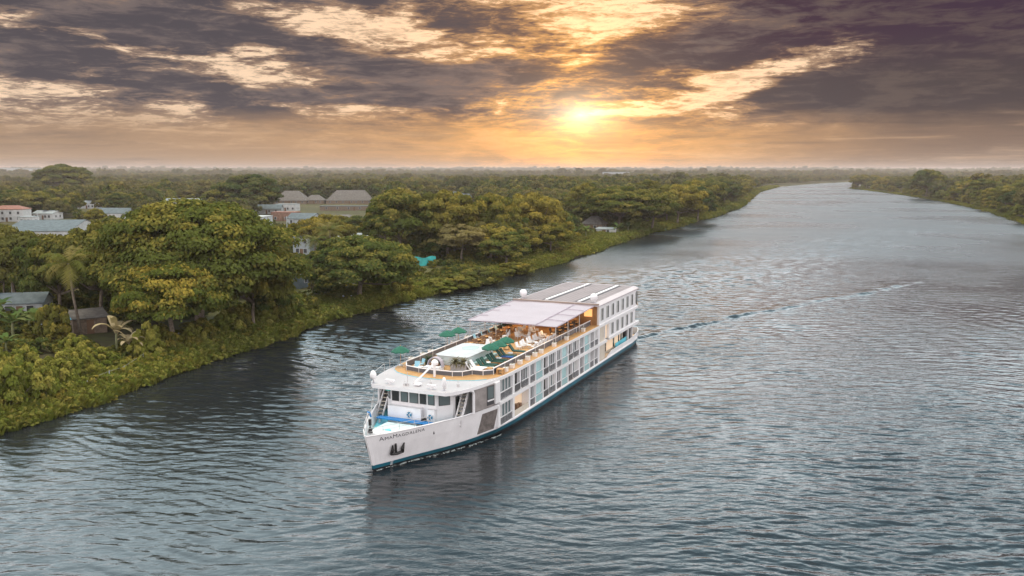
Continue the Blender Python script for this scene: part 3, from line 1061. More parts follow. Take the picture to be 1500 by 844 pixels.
house('tiny white house far back behind the trees beyond the tin roof', 131, 299, 3.0, 12, 8, 3.4, 1.6, 0, M_WHITE, M_TINL, 'gable', win=3, keep=(122, 140, 288, 303))
house('long low white building behind the crown of the giant tree', 277, 297, 2.4, 30, 9, 3.6, 1.4, 4, M_WHITE, M_TINL, 'gable', win=9, keep=(246, 306, 288, 304))
house('unfinished grey concrete house of two storeys beside the giant tree', 370, 328, 3.4, 13, 9, 6.0, .4, -10, M_GREYW, M_GREYW, 'flat', win=3, keep=(344, 396, 313, 342))
house('great grey thatched roof, the narrower of the two on the plain', 428, 291, 4.0, 24, 16, 2.4, 7.2, 0, M_WOOD, M_THATCH, 'hip', win=5, keep=(402, 452, 280, 300))
house('great grey thatched roof, the wider of the two on the plain', 514, 290, 4.4, 34, 16, 2.4, 7.6, 3, M_WOOD, M_THATCH, 'hip', win=7, keep=(480, 548, 278, 300))
house('small thatched hall between the two great thatched roofs', 462, 293, 3.0, 14, 10, 2.4, 4.0, 0, M_WOOD, M_THATCH, 'hip', win=3, keep=(450, 476, 287, 299))
house('white flat-roofed shop in front of the narrower thatched roof', 421, 303, 2.6, 13, 8, 4.0, .3, -5, M_WHITE, M_TINL, 'flat', win=4, keep=(406, 436, 300, 311))
house('long pale roof in the village just above the concrete house', 392, 306, 2.8, 16, 12, 2.8, 2.2, 10, M_GREYW, M_TIN, 'gable', win=3, keep=(380, 404, 300, 311))
house('grey roofed house left of the pale two-storey house', 446, 320, 3.0, 12, 11, 2.8, 2.2, -12, M_GREYW, M_TIN, 'gable', win=3, keep=(434, 460, 314, 327))
house('house with a grey hipped roof above the low white-roofed house', 506, 323, 3.0, 13, 11, 2.8, 2.6, 14, M_GREYW, M_THATCH, 'hip', win=3, keep=(492, 522, 316, 330))
house('low long roof in the trees left of the giant tree', 172, 312, 3.0, 18, 14, 2.8, 2.4, -6, M_WHITE, M_TIN, 'gable', win=4, keep=(158, 190, 305, 317))
house('red brick house with a flat roof below the thatched halls', 419, 317, 2.4, 12, 8, 4.2, .3, -6, M_BRICK, M_TILE, 'flat', win=3, keep=(404, 436, 309, 327))
house('long brown-red wall building under the wider thatched roof', 520, 304, 2.0, 42, 6, 2.6, .3, 2, M_WOOD, M_TIN, 'flat', win=6, keep=(452, 552, 299, 309))
house('blue-grey hall with a tilted pale roof behind the riverside trees', 672, 287, 5.2, 17, 12, 5.6, 2.4, 22, M_TINL, M_TIN, 'shed', win=3, keep=(655, 692, 278, 297))
house('small turquoise hut among the trees left of the tilted roof', 628, 302, 3.2, 7, 6, 3.6, 1.0, 0, M_BLUE, M_BLUE, 'gable', win=2, keep=(622, 636, 296, 308))
house('pale blue-grey two-storey house left of the dome-shaped tree', 449, 357, 3.4, 5.4, 6, 5.2, .6, -16, M_TINL, M_TIN, 'shed', win=2, keep=(438, 464, 344, 372))
house('low house with a broken white roof above the dome-shaped tree', 516, 346, 3.0, 9, 6, 2.7, .9, 18, M_WHITE, M_TINL, 'gable', win=3, keep=(500, 534, 340, 351))
house('riverside shack with a pale blue roof and a dark doorway', 434, 404, 2.6, 4.6, 4.2, 2.7, .8, -22, M_TIN, M_TINL, 'shed', name='shed', cat='shed', win=0, keep=(419, 450, 388, 424))
house('white-roofed shed behind the turquoise netting', 575, 369, 2.4, 5.2, 4.4, 2.4, .7, 15, M_WHITE, M_TINL, 'gable', name='shed', cat='shed', win=1, keep=(564, 588, 362, 376))
house('grey thatched hut on the bank halfway up the river', 871, 325, 3.6, 8.6, 7, 2.5, 3.4, -25, M_WOOD, M_THATCH, 'hip', name='hut', cat='hut', win=1, keep=(857, 887, 315, 334))
house('low white hut at the water below the thatched hut', 888, 338, 1.2, 7, 4, 2.0, .5, -25, M_WHITE, M_TINL, 'shed', name='hut', cat='hut', win=1, keep=(874, 902, 333, 343))
for lab, xc, yb, w, hh in (('dark square block of flats on the horizon at the far left', 6, 252, 120, 34), ('thin dark tower on the horizon right of the square block', 47, 252, 60, 32),
                           ('pale block of flats on the horizon left of the sun', 902, 258, 70, 20), ('wide low white hall on the plain near the horizon', 395, 260, 150, 11),
                           ('long pale shed on the plain beyond the dark tree', 255, 262, 110, 10)):
    P = pix(xc, yb + 6, 0)
    y = min(P.y, 3600)
    x = P.x * y / P.y
    z = float(land_height(x, y)[0])
    r = empty('apartment_block' if hh > 15 else 'hall', (x, y, z))
    tag(r, lab, 'building')
    MB().box(-w / 2, w / 2, -15, 15, -3, hh).build('wall', M_GREYW if hh > 15 else M_WHITE, r)
    MB().box(-w / 2 - .5, w / 2 + .5, -15.5, 15.5, hh + .01, hh + 1.2).build('roof', M_TIN, r)
    for k in range(int(hh // 9)):
        MB().box(-w / 2 + 4, w / 2 - 4, -15.3, -15.05, 3 + k * 8, 6 + k * 8).build('window', M_DARKO, r)

# turquoise netting round a yard
Pn = pix(608, 391, 1.6)
nr_ = empty('netting_fence', (Pn.x, Pn.y, float(land_height(Pn.x, Pn.y)[0])), R(24))
tag(nr_, 'turquoise netting stretched round a yard by the banana plants', 'fence')
nb = MB()
for k in range(12):
    x0, x1 = -5.2 + k * .9, -5.2 + (k + 1) * .9
    h0, h1 = 2.3 + .25 * math.sin(k * 1.3), 2.3 + .25 * math.sin(k * 1.3 + 1.3)
    i0 = len(nb.v)
    nb.v += [(x0, .06 * math.sin(k * 2), 0), (x1, .06 * math.sin(k * 2 + 2), 0), (x1, .06 * math.sin(k * 2 + 2), h1), (x0, .06 * math.sin(k * 2), h0)]
    nb.v += [(x, y + .03, z) for x, y, z in nb.v[i0:i0 + 4]]
    for q in ((0, 1, 2, 3), (7, 6, 5, 4), (3, 2, 6, 7), (0, 4, 5, 1)):
        nb.face([i0 + i for i in q])
nb.build('netting', M_TURQ, nr_)
for k in range(6):
    MB().tube([(-5.2 + k * 2.1, .1, -.3), (-5.2 + k * 2.1, .1, 2.75)], .06, 6).build('post', M_WOOD, nr_)
SIGHT.append((580, 636, 377, 393, Pn.y - 4))

# utility poles
def pole(xc, yb, yt, label):
    P = pix(xc, yb, 1.6)
    h = height_to(P, yt)
    r = empty('utility_pole', (P.x, P.y, float(land_height(P.x, P.y)[0])), R(20))
    tag(r, label, 'pole')
    MB().tube([(0, 0, -.5), (0, 0, h)], .16, 8, r1=.11).build('pole', M_GREYW, r)
    MB().box(-1.0, 1.0, -.06, .06, h - .75, h - .62).build('crossarm', M_WOOD, r)
    for x in (-.85, -.3, .85):
        MB().lathe([(.05, 0), (.07, .06), (.04, .2)], 8, (x, 0, h - .615)).build('insulator', M_WHITE, r)
    return r


pole(385, 362, 330, 'grey utility pole in front of the unfinished concrete house')
pole(421, 350, 318, 'grey utility pole below the red brick house')
pole(57, 322 + 22, 312, 'thin grey pole beside the wide tin roof')
pole(19, 441, 404, 'grey pole above the near tin roof on the left')
pole(582, 388, 358, 'wooden pole beside the turquoise netting')

# post and wire fence on the near bank
fr = empty('wire_fence', (0, 0, 0))
tag(fr, 'grey post and wire fence along the near left bank', 'fence')
pts = [pix(x, y, 1.3) for x, y in ((128, 566), (140, 560), (160, 552), (182, 545), (210, 528), (240, 512), (262, 500))]
fr.location = pts[0]
wire = MB()
for k, P in enumerate(pts):
    z = float(land_height(P.x, P.y)[0])
    q = (P.x - pts[0].x, P.y - pts[0].y, z - pts[0].z)
    MB().tube([(q[0], q[1], q[2] - .4), (q[0] + .04, q[1], q[2] + 1.35)], .055, 6).build('post', M_GREYW, fr)
    if k:
        for hz in (.5, .9, 1.25):
            wire.tube([(pq[0], pq[1], pq[2] + hz), (q[0], q[1], q[2] + hz)], .012, 4)
    pq = q
wire.build('wire', M_GREYW, fr)

# rubble heap under the dome-shaped tree
Pq = pix(497, 439, 1.4)
rb = MB()
rg = random.Random(4)
for k in range(60):
    a, q = rg.uniform(0, 6.28), rg.random() ** .6
    c = (math.cos(a) * 4.4 * q, math.sin(a) * 1.7 * q, .15 + .5 * (1 - q) * rg.random())
    e = Matrix.Rotation(rg.uniform(0, 3), 3, (rg.random(), rg.random(), 1))
    s_ = rg.uniform(.1, .32)
    rb.obox(c, e @ Vector((s_ * 1.5, 0, 0)), e @ Vector((0, s_, 0)), e @ Vector((0, 0, s_ * .5)), rg.choice([0, 0, 1, 2]))
o = rb.build('rubble', [M_GREYW, M_DARKO, M_TINL], loc=(Pq.x, Pq.y, float(land_height(Pq.x, Pq.y)[0])), rz=.45)
tag(o, 'heap of pale rubble and rubbish on the bank under the dome-shaped tree', 'rubble', kind='stuff')
SIGHT.append((466, 530, 428, 444, Pq.y - 2))


# ---------------------------------------------------------------- boats
def boat(xc, yc, L, label, hullc, canopy, rz):
    P = pix(xc, yc, 0.1)
    r = empty('boat', (P.x, P.y, -.02), R(rz))
    tag(r, label, 'boat')
    b = MB()
    n = 12
    rows = []
    for i in range(n + 1):
        t = i / n
        x = (t - .5) * L
        w = L * .16 * (1 - max(0, (t - .45) / .55) ** 2.4) * (0.82 + .18 * min(1, t * 4))
        sh = .35 + .55 * max(0, t - .4) ** 2 + .08
        rows.append([(x, -w, sh + .25), (x, -w * .8, -.1), (x, w * .8, -.1), (x, w, sh + .25), (x, w * .9, sh + .22), (x, w * .7, .14), (x, -w * .7, .14), (x, -w * .9, sh + .22)])
    for rw in rows:
        b.v += rw
    for i in range(n):
        for k in range(8):
            j = (k + 1) % 8
            b.face([i * 8 + k, i * 8 + j, (i + 1) * 8 + j, (i + 1) * 8 + k])
    b.face(list(range(8)))
    b.face([n * 8 + k for k in range(8)])
    b.build('hull', mat('boat_' + hullc, {'white': (.8, .8, .8), 'teal': (.06, .42, .45)}[hullc], .4), r)
    for k in (-.25, .0, .2):
        MB().box(k * L - .12, k * L + .12, -L * .125, L * .125, .42, .48).build('seat', M_WOOD, r)
    if canopy:
        MB().xprism([(-L * .15, 1.9), (-L * .08, 2.04), (L * .08, 2.04), (L * .15, 1.9), (L * .15, 1.84), (L * .08, 1.97), (-L * .08, 1.97), (-L * .15, 1.84)], -L * .32, L * .2).build('canopy', mat('boat_white', (.8, .8, .8), .4), r)
        for x in (-L * .3, L * .18):
            for y in (-L * .14, L * .14):
                MB().tube([(x, y, .5), (x, y, 1.86)], .03, 6).build('post', M_GREYW, r)
    return r


boat(1037, 317.5, 8.2, 'white covered motor boat moored at the left bank upstream', 'white', True, -8)
boat(970, 337.8, 4.6, 'small open teal skiff at the left bank below the thatched hut', 'teal', False, 20)

# ---------------------------------------------------------------- named trees along the left bank
random.seed(21)
plant_px('rain', 292, 486, 300, 232, 'giant spreading dark green tree, the largest on the left bank', 'rain_tree', rz=0.4)
plant_px('rain2', 256, 503, 378, 152, 'lighter lobed tree growing in front of the giant spreading tree', 'rain_tree', rz=1.0)
plant_px('broad', 372, 478, 352, 96, 'dark tree leaning against the right flank of the giant tree', rz=2)
plant_px('dark', 398, 470, 392, 74, 'low dark tree on the bank right of the giant tree', rz=3)
plant_px('broad2', 150, 472, 335, 118, 'big yellow-green tree left of the giant tree', rz=2.2)
plant_px('broad', 88, 470, 352, 96, 'bushy tree behind the coconut palm at the left', rz=.3)
plant_px('broad2', 22, 455, 340, 120, 'wide yellow-green tree at the left edge above the tin roof', rz=5)
plant_px('palm', 108, 497, 372, 84, 'coconut palm with grey-green fronds standing at the left among bushy trees', 'coconut_palm', 'palm', rz=.4)
plant_px('dome', 527, 436, 345, 152, 'dome-shaped dark green tree on the bank with its trunk showing', rz=1.1)
plant_px('round', 586, 380, 284, 94, 'tall rounded yellow-green tree right of the dome-shaped tree', rz=.8)
plant_px('tall', 563, 383, 300, 52, 'narrow tree joined to the left of the tall rounded tree', rz=.4)
plant_px('broad', 655, 378, 285, 88, 'olive tree with a flat top behind the pale bushy palm', rz=.2)
plant_px('airy', 676, 386, 331, 76, 'pale grey-green feathery tree behind the grassy bank', 'feathery_tree', rz=1)
plant_px('palm', 672, 372, 318, 50, 'coconut palm with pale fronds among the feathery trees', 'coconut_palm', 'palm', rz=2)
plant_px('broad', 722, 375, 288, 70, 'olive tree between the pale feathery tree and the leaning trunk', rz=.9)
plant_px('broad2', 778, 366, 288, 92, 'olive tree with a bare leaning trunk near the water', rz=3.3)
plant_px('dark', 742, 388, 338, 64, 'dark rounded bushy tree close to the water', rz=1.7)
plant_px('round', 807, 366, 318, 56, 'small dark tree at the water left of the banana clump', rz=1.2)
plant_px('rain2', 905, 338, 276, 100, 'wide umbrella-shaped olive tree behind the thatched hut', 'rain_tree', rz=4)
plant_px('broad', 858, 330, 279, 58, 'round olive tree left of the umbrella-shaped tree', rz=2.4)
plant_px('broad2', 955, 335, 277, 74, 'pale olive tree right of the umbrella-shaped tree', rz=2.9)
plant_px('broad', 992, 327, 269, 66, 'tall green tree on the bank beyond the teal skiff', rz=0.1)
plant_px('dark', 1022, 320, 271, 48, 'dark green tree on the bank behind the white boat', rz=.6)
plant_px('dark', 366, 316, 259, 80, 'large dark rounded tree standing out on the plain behind the giant tree', rz=1.9)
plant_px('round', 318, 318, 280, 44, 'olive tree left of the large dark rounded tree', rz=.9)
plant_px('tall', 117, 318, 284, 18, 'slender yellowish tree standing alone above the left houses', rz=.9)
plant_px('dark', 92, 288, 243, 74, 'dark broad tree on the skyline at the far left', rz=.5)
plant_px('palm', 484, 385, 330, 54, 'coconut palm with yellowish fronds beside the low white-roofed house', 'coconut_palm', 'palm', rz=1.1)
plant_px('palm', 463, 392, 348, 44, 'coconut palm half hidden left of the dome-shaped tree', 'coconut_palm', 'palm', rz=2.6)
plant_px('sapling', 458, 440, 390, 24, 'yellow-green sapling beside the riverside shack', 'sapling', 'sapling', rz=1)
plant_px('broad2', 475, 372, 318, 70, 'yellow-green tree above the pale two-storey house', rz=1.4)
plant_px('dark', 520, 352, 318, 56, 'dark round tree behind the low white-roofed house', rz=.7)
plant_px('broad', 1357, 288, 249, 46, 'tallest dark dome-shaped tree on the right bank', rz=.7)

for k, (xc, yb, w) in enumerate(((20, 500, 66), (58, 500, 70), (0, 478, 60), (78, 489, 56), (44, 486, 50), (10, 520, 44), (625, 378, 36), (646, 376, 34), (602, 376, 30))):
    plant_px('banana', xc, yb, yb - w * .78, w, 'banana plant with long arching green leaves beside the left houses' if k < 6 else 'banana plant with long leaves behind the turquoise netting',
             'banana_plant', 'banana plant', 'banana plants by the left houses' if k < 6 else 'banana plants behind the netting')
plant_px('banana_dry', 172, 520, 458, 60, 'withered banana plant with pale hanging leaves near the fence', 'banana_plant', 'banana plant')
plant_px('banana_dry', 190, 523, 478, 44, 'smaller withered banana plant leaning beside the pale one', 'banana_plant', 'banana plant')
for k, (xc, yb, w) in enumerate(((846, 352, 30), (858, 350, 26), (836, 354, 24), (905, 343, 26), (920, 340, 24))):
    plant_px('banana', xc, yb, yb - w * .85, w, 'big-leaved banana plant at the water by the thatched hut', 'banana_plant', 'banana plant', 'banana plants by the thatched hut')
# young trees and bushes of the near bank
plant_px('bush', 82, 502, 452, 48, 'big green bush hiding the foot of the coconut palm', 'bush', 'bush', rz=.3)
for k, (xc, yb, yt, w) in enumerate(((20, 590, 520, 62), (62, 575, 522, 56), (92, 560, 512, 60), (122, 545, 500, 50), (150, 538, 505, 46), (40, 556, 510, 50), (0, 560, 512, 40), (108, 528, 492, 40))):
    plant_px('bush2', xc, yb, yt, w, 'yellow-green young tree in the row behind the near bank grass', 'young_tree', 'young tree', 'young trees behind the near bank grass')
for k, (xc, yb, yt, w) in enumerate(((218, 520, 470, 44), (236, 512, 476, 36), (206, 522, 488, 30), (252, 510, 482, 30), (282, 502, 470, 34), (300, 497, 462, 40), (330, 488, 452, 44), (352, 480, 446, 40),
                                     (384, 474, 438, 40), (410, 470, 428, 44), (432, 462, 424, 36), (452, 455, 430, 30), (560, 430, 404, 40), (585, 424, 398, 40))):
    plant_px('bush' if k % 2 else 'bush2', xc, yb, yt, w, 'green bush along the foot of the riverside trees', 'bush', 'bush', 'bushes along the foot of the riverside trees')
plant_px('bush', 700, 405, 380, 62, 'low rounded bush bulging over the water beside the grassy mound', 'bush', 'bush', rz=.5)
plant_px('bush', 668, 412, 392, 66, 'broad low bush on the grassy point of the bank', 'bush', 'bush', rz=1.5)
plant_px('bush2', 640, 418, 398, 56, 'yellowish low bush on the bank under the netting', 'bush', 'bush', rz=2.5)
plant_px('bush', 752, 393, 374, 52, 'low bush at the waterline below the dark bushy tree', 'bush', 'bush', rz=2.5)

# ---------------------------------------------------------------- the rest of the wood, tree by tree
def hides(x, y, h, w):
    w *= 1.2
    h *= 1.04
    zt = 1.5 + h
    xa, yt = proj(x, y, zt)
    _, yb = proj(x, y, 1.5)
    hw = w * .5 / max(y, 1) * F_PX
    for x0, x1, y0, y1, dist in SIGHT:
        if y < dist and xa + hw > x0 and xa - hw < x1 and yt < y1 and yb > y0:
            return True
    return False


rg = random.Random(77)
def fill(n, pick, kinds, hr, label, group, gapf=.62, name='broadleaf_tree'):
    done = tries = 0
    while done < n and tries < n * 60:
        tries += 1
        x, y = pick()
        k = rg.choice(kinds)
        h = rg.uniform(*hr)
        w = WIDTHS[k] * h / HEIGHTS[k] * rg.uniform(.85, 1.2)
        d = float(land_dist(x, y)[0])
        if d < 1.5 + w * .30:
            continue
        if any((x - a) ** 2 + (y - b) ** 2 < ((r_ + w * .5) * gapf) ** 2 for a, b, r_ in PLANTED):
            continue
        if hides(x, y, h, w):
            continue
        plant(k, x, y, h, w, label, name, 'tree', group)
        done += 1
    return done


def by_row(x0, x1, y0, y1):
    def f():
        P = pix(rg.uniform(x0, x1), rg.uniform(y0, y1), 1.6)
        return P.x, P.y
    return f


MIX = ['broad', 'broad2', 'round', 'dark', 'broad', 'tall', 'broad2']
fill(26, by_row(-40, 440, 372, 470), MIX, (7, 10.5), 'broadleaf tree among the near houses of the left bank', 'trees among the near houses')
fill(40, by_row(-40, 660, 334, 372), MIX, (7, 11), 'broadleaf tree in the wooded village behind the first riverside trees', 'trees of the wooded village')
fill(46, by_row(-40, 850, 312, 334), MIX, (9, 14), 'broadleaf tree in the wooded belt behind the village', 'trees of the belt behind the village')
fill(22, by_row(600, 840, 330, 385), MIX, (8, 11), 'olive broadleaf tree in the riverside grove above the ship', 'trees of the riverside grove')


def along_bank(bank, y0, y1, d0, d1):
    seg = [(np.array(a, float), np.array(b, float)) for a, b in zip(bank[:-1], bank[1:]) if min(a[1], b[1]) >= y0 - 1 and max(a[1], b[1]) <= y1 + 1]
    Ls = [np.linalg.norm(b - a) for a, b in seg]

    def f():
        (a, b) = rg.choices(seg, Ls)[0]
        p = a + (b - a) * rg.random()
        n = np.array([-(b - a)[1], (b - a)[0]]) / np.linalg.norm(b - a)
        for _ in range(2):
            q = p + n * rg.uniform(d0, d1)
            if land_dist(q[0], q[1])[0] > 0:
                break
            n = -n
        return float(q[0]), float(q[1])
    return f


fill(42, along_bank(LEFT_BANK, 300, 1040, 5, 30), ['broad', 'broad2', 'dark', 'round', 'broad'], (13, 19), 'tall broadleaf tree lining the left bank upstream', 'trees lining the left bank upstream', .5)
fill(74, along_bank(RIGHT_BANK, 300, 1280, 4, 40), ['broad', 'broad2', 'dark', 'round', 'broad', 'airy', 'broad2'], (12.5, 18.5), 'broadleaf tree in the wooded edge of the right bank', 'trees of the right bank', .48)


PLANTED_T = list(PLANTED)
PLANTED.clear()
fill(52, along_bank(LEFT_BANK, 83, 262, .2, 10), ['bush2', 'bush', 'bush2'], (.9, 2.3), 'small green shrub standing in the tall grass of the near left bank', 'shrubs in the bank grass', .4, 'shrub')
fill(46, along_bank(RIGHT_BANK, 300, 1280, 1.5, 8), ['bush', 'bush2'], (4, 7.5), 'dense green bush at the waterline of the right bank', 'waterside bushes of the right bank', .45, 'bush')
fill(40, along_bank(LEFT_BANK, 300, 1040, 6, 14), ['bush', 'bush2'], (3.5, 7), 'dense green bush at the foot of the trees lining the left bank upstream', 'waterside bushes of the left bank', .45, 'bush')
PLANTED += PLANTED_T

# ---------------------------------------------------------------- far wood, grass and undergrowth: masses nobody could count
def hidden_collection(name, meshes):
    c = bpy.data.collections.new(name)
    for me in meshes:
        c.objects.link(bpy.data.objects.new(me.name, me))
    return c


def scatter(name, pts, scales, coll, label, cat, ncoll, flat=(.8, 1.25)):
    n = len(pts)
    me = bpy.data.meshes.new(name)
    me.vertices.add(n)
    me.vertices.foreach_set('co', np.asarray(pts, np.float32).ravel())
    rng = np.random.default_rng(n)
    a = me.attributes.new('pick', 'INT', 'POINT')
    a.data.foreach_set('value', rng.integers(0, ncoll, n).astype(np.int32))
    a = me.attributes.new('turn', 'FLOAT_VECTOR', 'POINT')
    t = np.zeros((n, 3), np.float32)
    t[:, 2] = rng.uniform(0, 6.28, n)
    a.data.foreach_set('vector', t.ravel())
    a = me.attributes.new('size', 'FLOAT_VECTOR', 'POINT')
    s_ = np.repeat(np.asarray(scales, np.float32)[:, None], 3, 1)
    s_[:, 2] *= rng.uniform(*flat, n)
    a.data.foreach_set('vector', s_.astype(np.float32).ravel())
    o = link(name, me, None)
    ng = bpy.data.node_groups.new(name + '_scatter', 'GeometryNodeTree')
    ng.interface.new_socket('Geometry', in_out='INPUT', socket_type='NodeSocketGeometry')
    ng.interface.new_socket('Geometry', in_out='OUTPUT', socket_type='NodeSocketGeometry')
    N = ng.nodes
    gi, go = N.new('NodeGroupInput'), N.new('NodeGroupOutput')
    ci = N.new('GeometryNodeCollectionInfo')
    ci.inputs['Collection'].default_value = coll
    ci.inputs['Separate Children'].default_value = True
    ci.inputs['Reset Children'].default_value = True
    iop = N.new('GeometryNodeInstanceOnPoints')
    iop.inputs['Pick Instance'].default_value = True

    def attr(nm, ty):
        q = N.new('GeometryNodeInputNamedAttribute')
        q.data_type = ty
        q.inputs['Name'].default_value = nm
        return [s for s in q.outputs if s.enabled and s.name == 'Attribute'][0]
    ng.links.new(gi.outputs[0], iop.inputs['Points'])
    ng.links.new(ci.outputs[0], iop.inputs['Instance'])
    ng.links.new(attr('pick', 'INT'), iop.inputs['Instance Index'])
    ng.links.new(attr('turn', 'FLOAT_VECTOR'), iop.inputs['Rotation'])
    ng.links.new(attr('size', 'FLOAT_VECTOR'), iop.inputs['Scale'])
    ng.links.new(iop.outputs[0], go.inputs[0])
    md = o.modifiers.new('scatter', 'NODES')
    md.node_group = ng
    tag(o, label, cat, kind='stuff')
    return o


def far_wood():
    meshes = []
    for k, (rx, rz, z0, cl, per, sz) in enumerate(((4.6, 4.0, 4.2, 30, 34, .95), (5.4, 3.6, 4.2, 32, 34, 1.0), (3.6, 4.4, 4.6, 26, 32, .85), (5.0, 4.6, 4.6, 30, 34, 1.0), (4.0, 3.0, 3.4, 26, 30, .85))):
        me, _ = crown_mesh('far_crown_%d' % k, 40 + k, rx, rz, z0, cl, per, sz, flat=.7, lobes=5, ragged=.22, inner=.25)
        me.materials.append(LEAF_FAR if k % 2 else LEAF_DARK)
        meshes.append(me)
    coll = hidden_collection('far_crowns', meshes)
    rng = np.random.default_rng(8)
    P, S = [], []
    for r0, r1, n, s0, s1 in ((235, 520, 3300, .8, 1.3), (520, 1100, 8000, .95, 1.65), (1100, 2600, 16000, .95, 1.5), (2600, 6200, 15000, 1.5, 2.5), (6200, 10000, 9000, 2.4, 3.8)):
        a = rng.uniform(R(-37), R(37), n)
        r = np.sqrt(rng.uniform(r0 * r0, r1 * r1, n))
        x, y = r * np.sin(a), r * np.cos(a)
        d = land_dist(x, y)
        clear = wav(x, y, 0.006, 1.0) + .6 * wav(x, y, 0.017, 3.0)
        keep = (d > 6 + 2 * s1) & ((clear > -0.85) | (r < 420))
        x, y, d, r = x[keep], y[keep], d[keep], r[keep]
        s = rng.uniform(s0, s1, len(x)) * (1 + .35 * np.clip(wav(x, y, 0.004, 5), -1, 1))
        z = land_height(x, y, d) - .3
        for i in range(len(x)):
            if r[i] < 900:
                if hides(x[i], y[i], 10.8 * s[i], 11 * s[i]):
                    continue
            if r[i] < 740 and any((x[i] - a_) ** 2 + (y[i] - b_) ** 2 < (r_ * .7) ** 2 for a_, b_, r_ in PLANTED):
                continue
            P.append((x[i], y[i], z[i]))
            S.append(s[i])
    scatter('far_woodland', np.array(P), np.array(S), coll, 'endless low woodland filling the plain from the village to the horizon', 'woodland', 5)


def bank_grass():
    meshes = []
    for k in range(4):
        rng = np.random.default_rng(60 + k)
        n = 90
        a = rng.uniform(0, 6.28, n)
        q = rng.uniform(0, 1, n) ** .6 * .75
        base = np.stack([np.cos(a) * q, np.sin(a) * q, np.zeros(n)], 1)
        h = rng.uniform(.45, 1.15, n) * (1.1 - q * .6)
        lean = np.stack([np.cos(a), np.sin(a), np.zeros(n)], 1) * (rng.uniform(.15, .6, n) * h)[:, None] + rng.normal(0, .1, (n, 3)) * [1, 1, 0]
        side = np.stack([-np.sin(a + rng.normal(0, .9, n)), np.cos(a), np.zeros(n)], 1) * rng.uniform(.05, .13, n)[:, None]
        mid = base + lean * .45 + np.array([0, 0, 1]) * (h * .68)[:, None]
        tip = base + lean * 1.15 + np.array([0, 0, 1]) * (h * .93)[:, None]
        v = np.stack([base - side * .5, base + side * .5, mid + side, mid - side, tip], 1).reshape(-1, 3)
        b0 = np.arange(n)[:, None] * 5
        qd = b0 + np.array([[0, 1, 2, 3]])
        tr = b0 + np.array([[3, 2, 4]])
        me = np_mesh('grass_tuft_%d' % k, v, qd, tr)
        t = np.clip(rng.uniform(0, .5) + rng.normal(0, .18, n), 0, 1)
        set_tone(me, np.concatenate([t, np.clip(t + .12, 0, 1)]))
        me.materials.append(LEAF_GRASS)
        meshes.append(me)
    for k in range(4):
        me, _ = crown_mesh('leafy_clump_%d' % k, 80 + k, .72, .62, .22, 15, 26, .17, flat=.8, lobes=5, ragged=.35, inner=.1)
        me.materials.append(LEAF_GRASS if k < 3 else LEAF)
        meshes.append(me)
    coll = hidden_collection('grass_tufts', meshes)
    rng = np.random.default_rng(9)
    P, S = [], []
    bank = np.array([q for q in LEFT_BANK if 20 <= q[1] <= 1400], float)
    for (a, b) in zip(bank[:-1], bank[1:]):
        L_ = np.linalg.norm(b - a)
        mid = .5 * (a + b)
        dist = np.hypot(*mid)
        dens = 4.2 if dist < 260 else (1.7 if dist < 520 else .6)
        wd = 11 if dist < 250 else 13
        n = int(L_ * wd * dens)
        t = rng.uniform(0, 1, n)
        nrm = np.array([-(b - a)[1], (b - a)[0]]) / L_
        off = rng.uniform(-1.6, wd, n)
        xy = a + (b - a) * t[:, None] + nrm * off[:, None]
        P.append(xy)
        tall = np.where(off < 4.5, 1.15, .8)
        S.append(rng.uniform(.7, 1.35, n) * tall * (1.0 if dist < 260 else (1.35 if dist < 520 else 1.9)))
    bank = np.array([q for q in RIGHT_BANK if 280 <= q[1] <= 1300], float)
    for (a, b) in zip(bank[:-1], bank[1:]):
        L_ = np.linalg.norm(b - a)
        n = int(L_ * 3)
        t = rng.uniform(0, 1, n)
        nrm = np.array([-(b - a)[1], (b - a)[0]]) / L_
        xy = a + (b - a) * t[:, None] + nrm * rng.uniform(-1.5, 5, n)[:, None]
        P.append(xy)
        S.append(rng.uniform(.6, 1.2, n))
    xy, S = np.concatenate(P), np.concatenate(S)
    d = land_dist(xy[:, 0], xy[:, 1])
    edge = -0.7 + 1.3 * wav(xy[:, 0], xy[:, 1], 0.16)
    k = d > edge
    xy, S, d = xy[k], S[k], d[k]
    z = np.maximum(land_height(xy[:, 0], xy[:, 1], d), -.12)
    scatter('bank_grass', np.column_stack([xy, z]), S, coll, 'thick bright green grass and reeds lining the river banks', 'grass', 8, (.75, 1.2))
    # low undergrowth between the trees of the near bank
    me1, _ = crown_mesh('scrub_clump', 71, 1.3, .9, .25, 16, 34, .28, lobes=5, ragged=.3)
    me2, _ = crown_mesh('scrub_clump_b', 72, 1.0, 1.1, .3, 14, 34, .26, lobes=4, ragged=.3)
    me1.materials.append(LEAF_DARK)
    me2.materials.append(LEAF)
    coll = hidden_collection('scrub', [me1, me2])
    n = 9000
    a = rng.uniform(R(-36), R(12), n)
    r = np.sqrt(rng.uniform(90 ** 2, 420 ** 2, n))
    x, y = r * np.sin(a), r * np.cos(a)
    d = land_dist(x, y)
    k = (d > 6) & (wav(x, y, .09, 1.4) > -.45)
    x, y, d = x[k], y[k], d[k]
    ok = [not hides(px_, py_, 1.6, 2.5) for px_, py_ in zip(x, y)]
    x, y, d = x[ok], y[ok], d[ok]
    scatter('undergrowth', np.column_stack([x, y, land_height(x, y, d)]), rng.uniform(.6, 1.5, len(x)), coll, 'dark tangled undergrowth between the trees of the left bank', 'undergrowth', 2)


far_wood()
bank_grass()

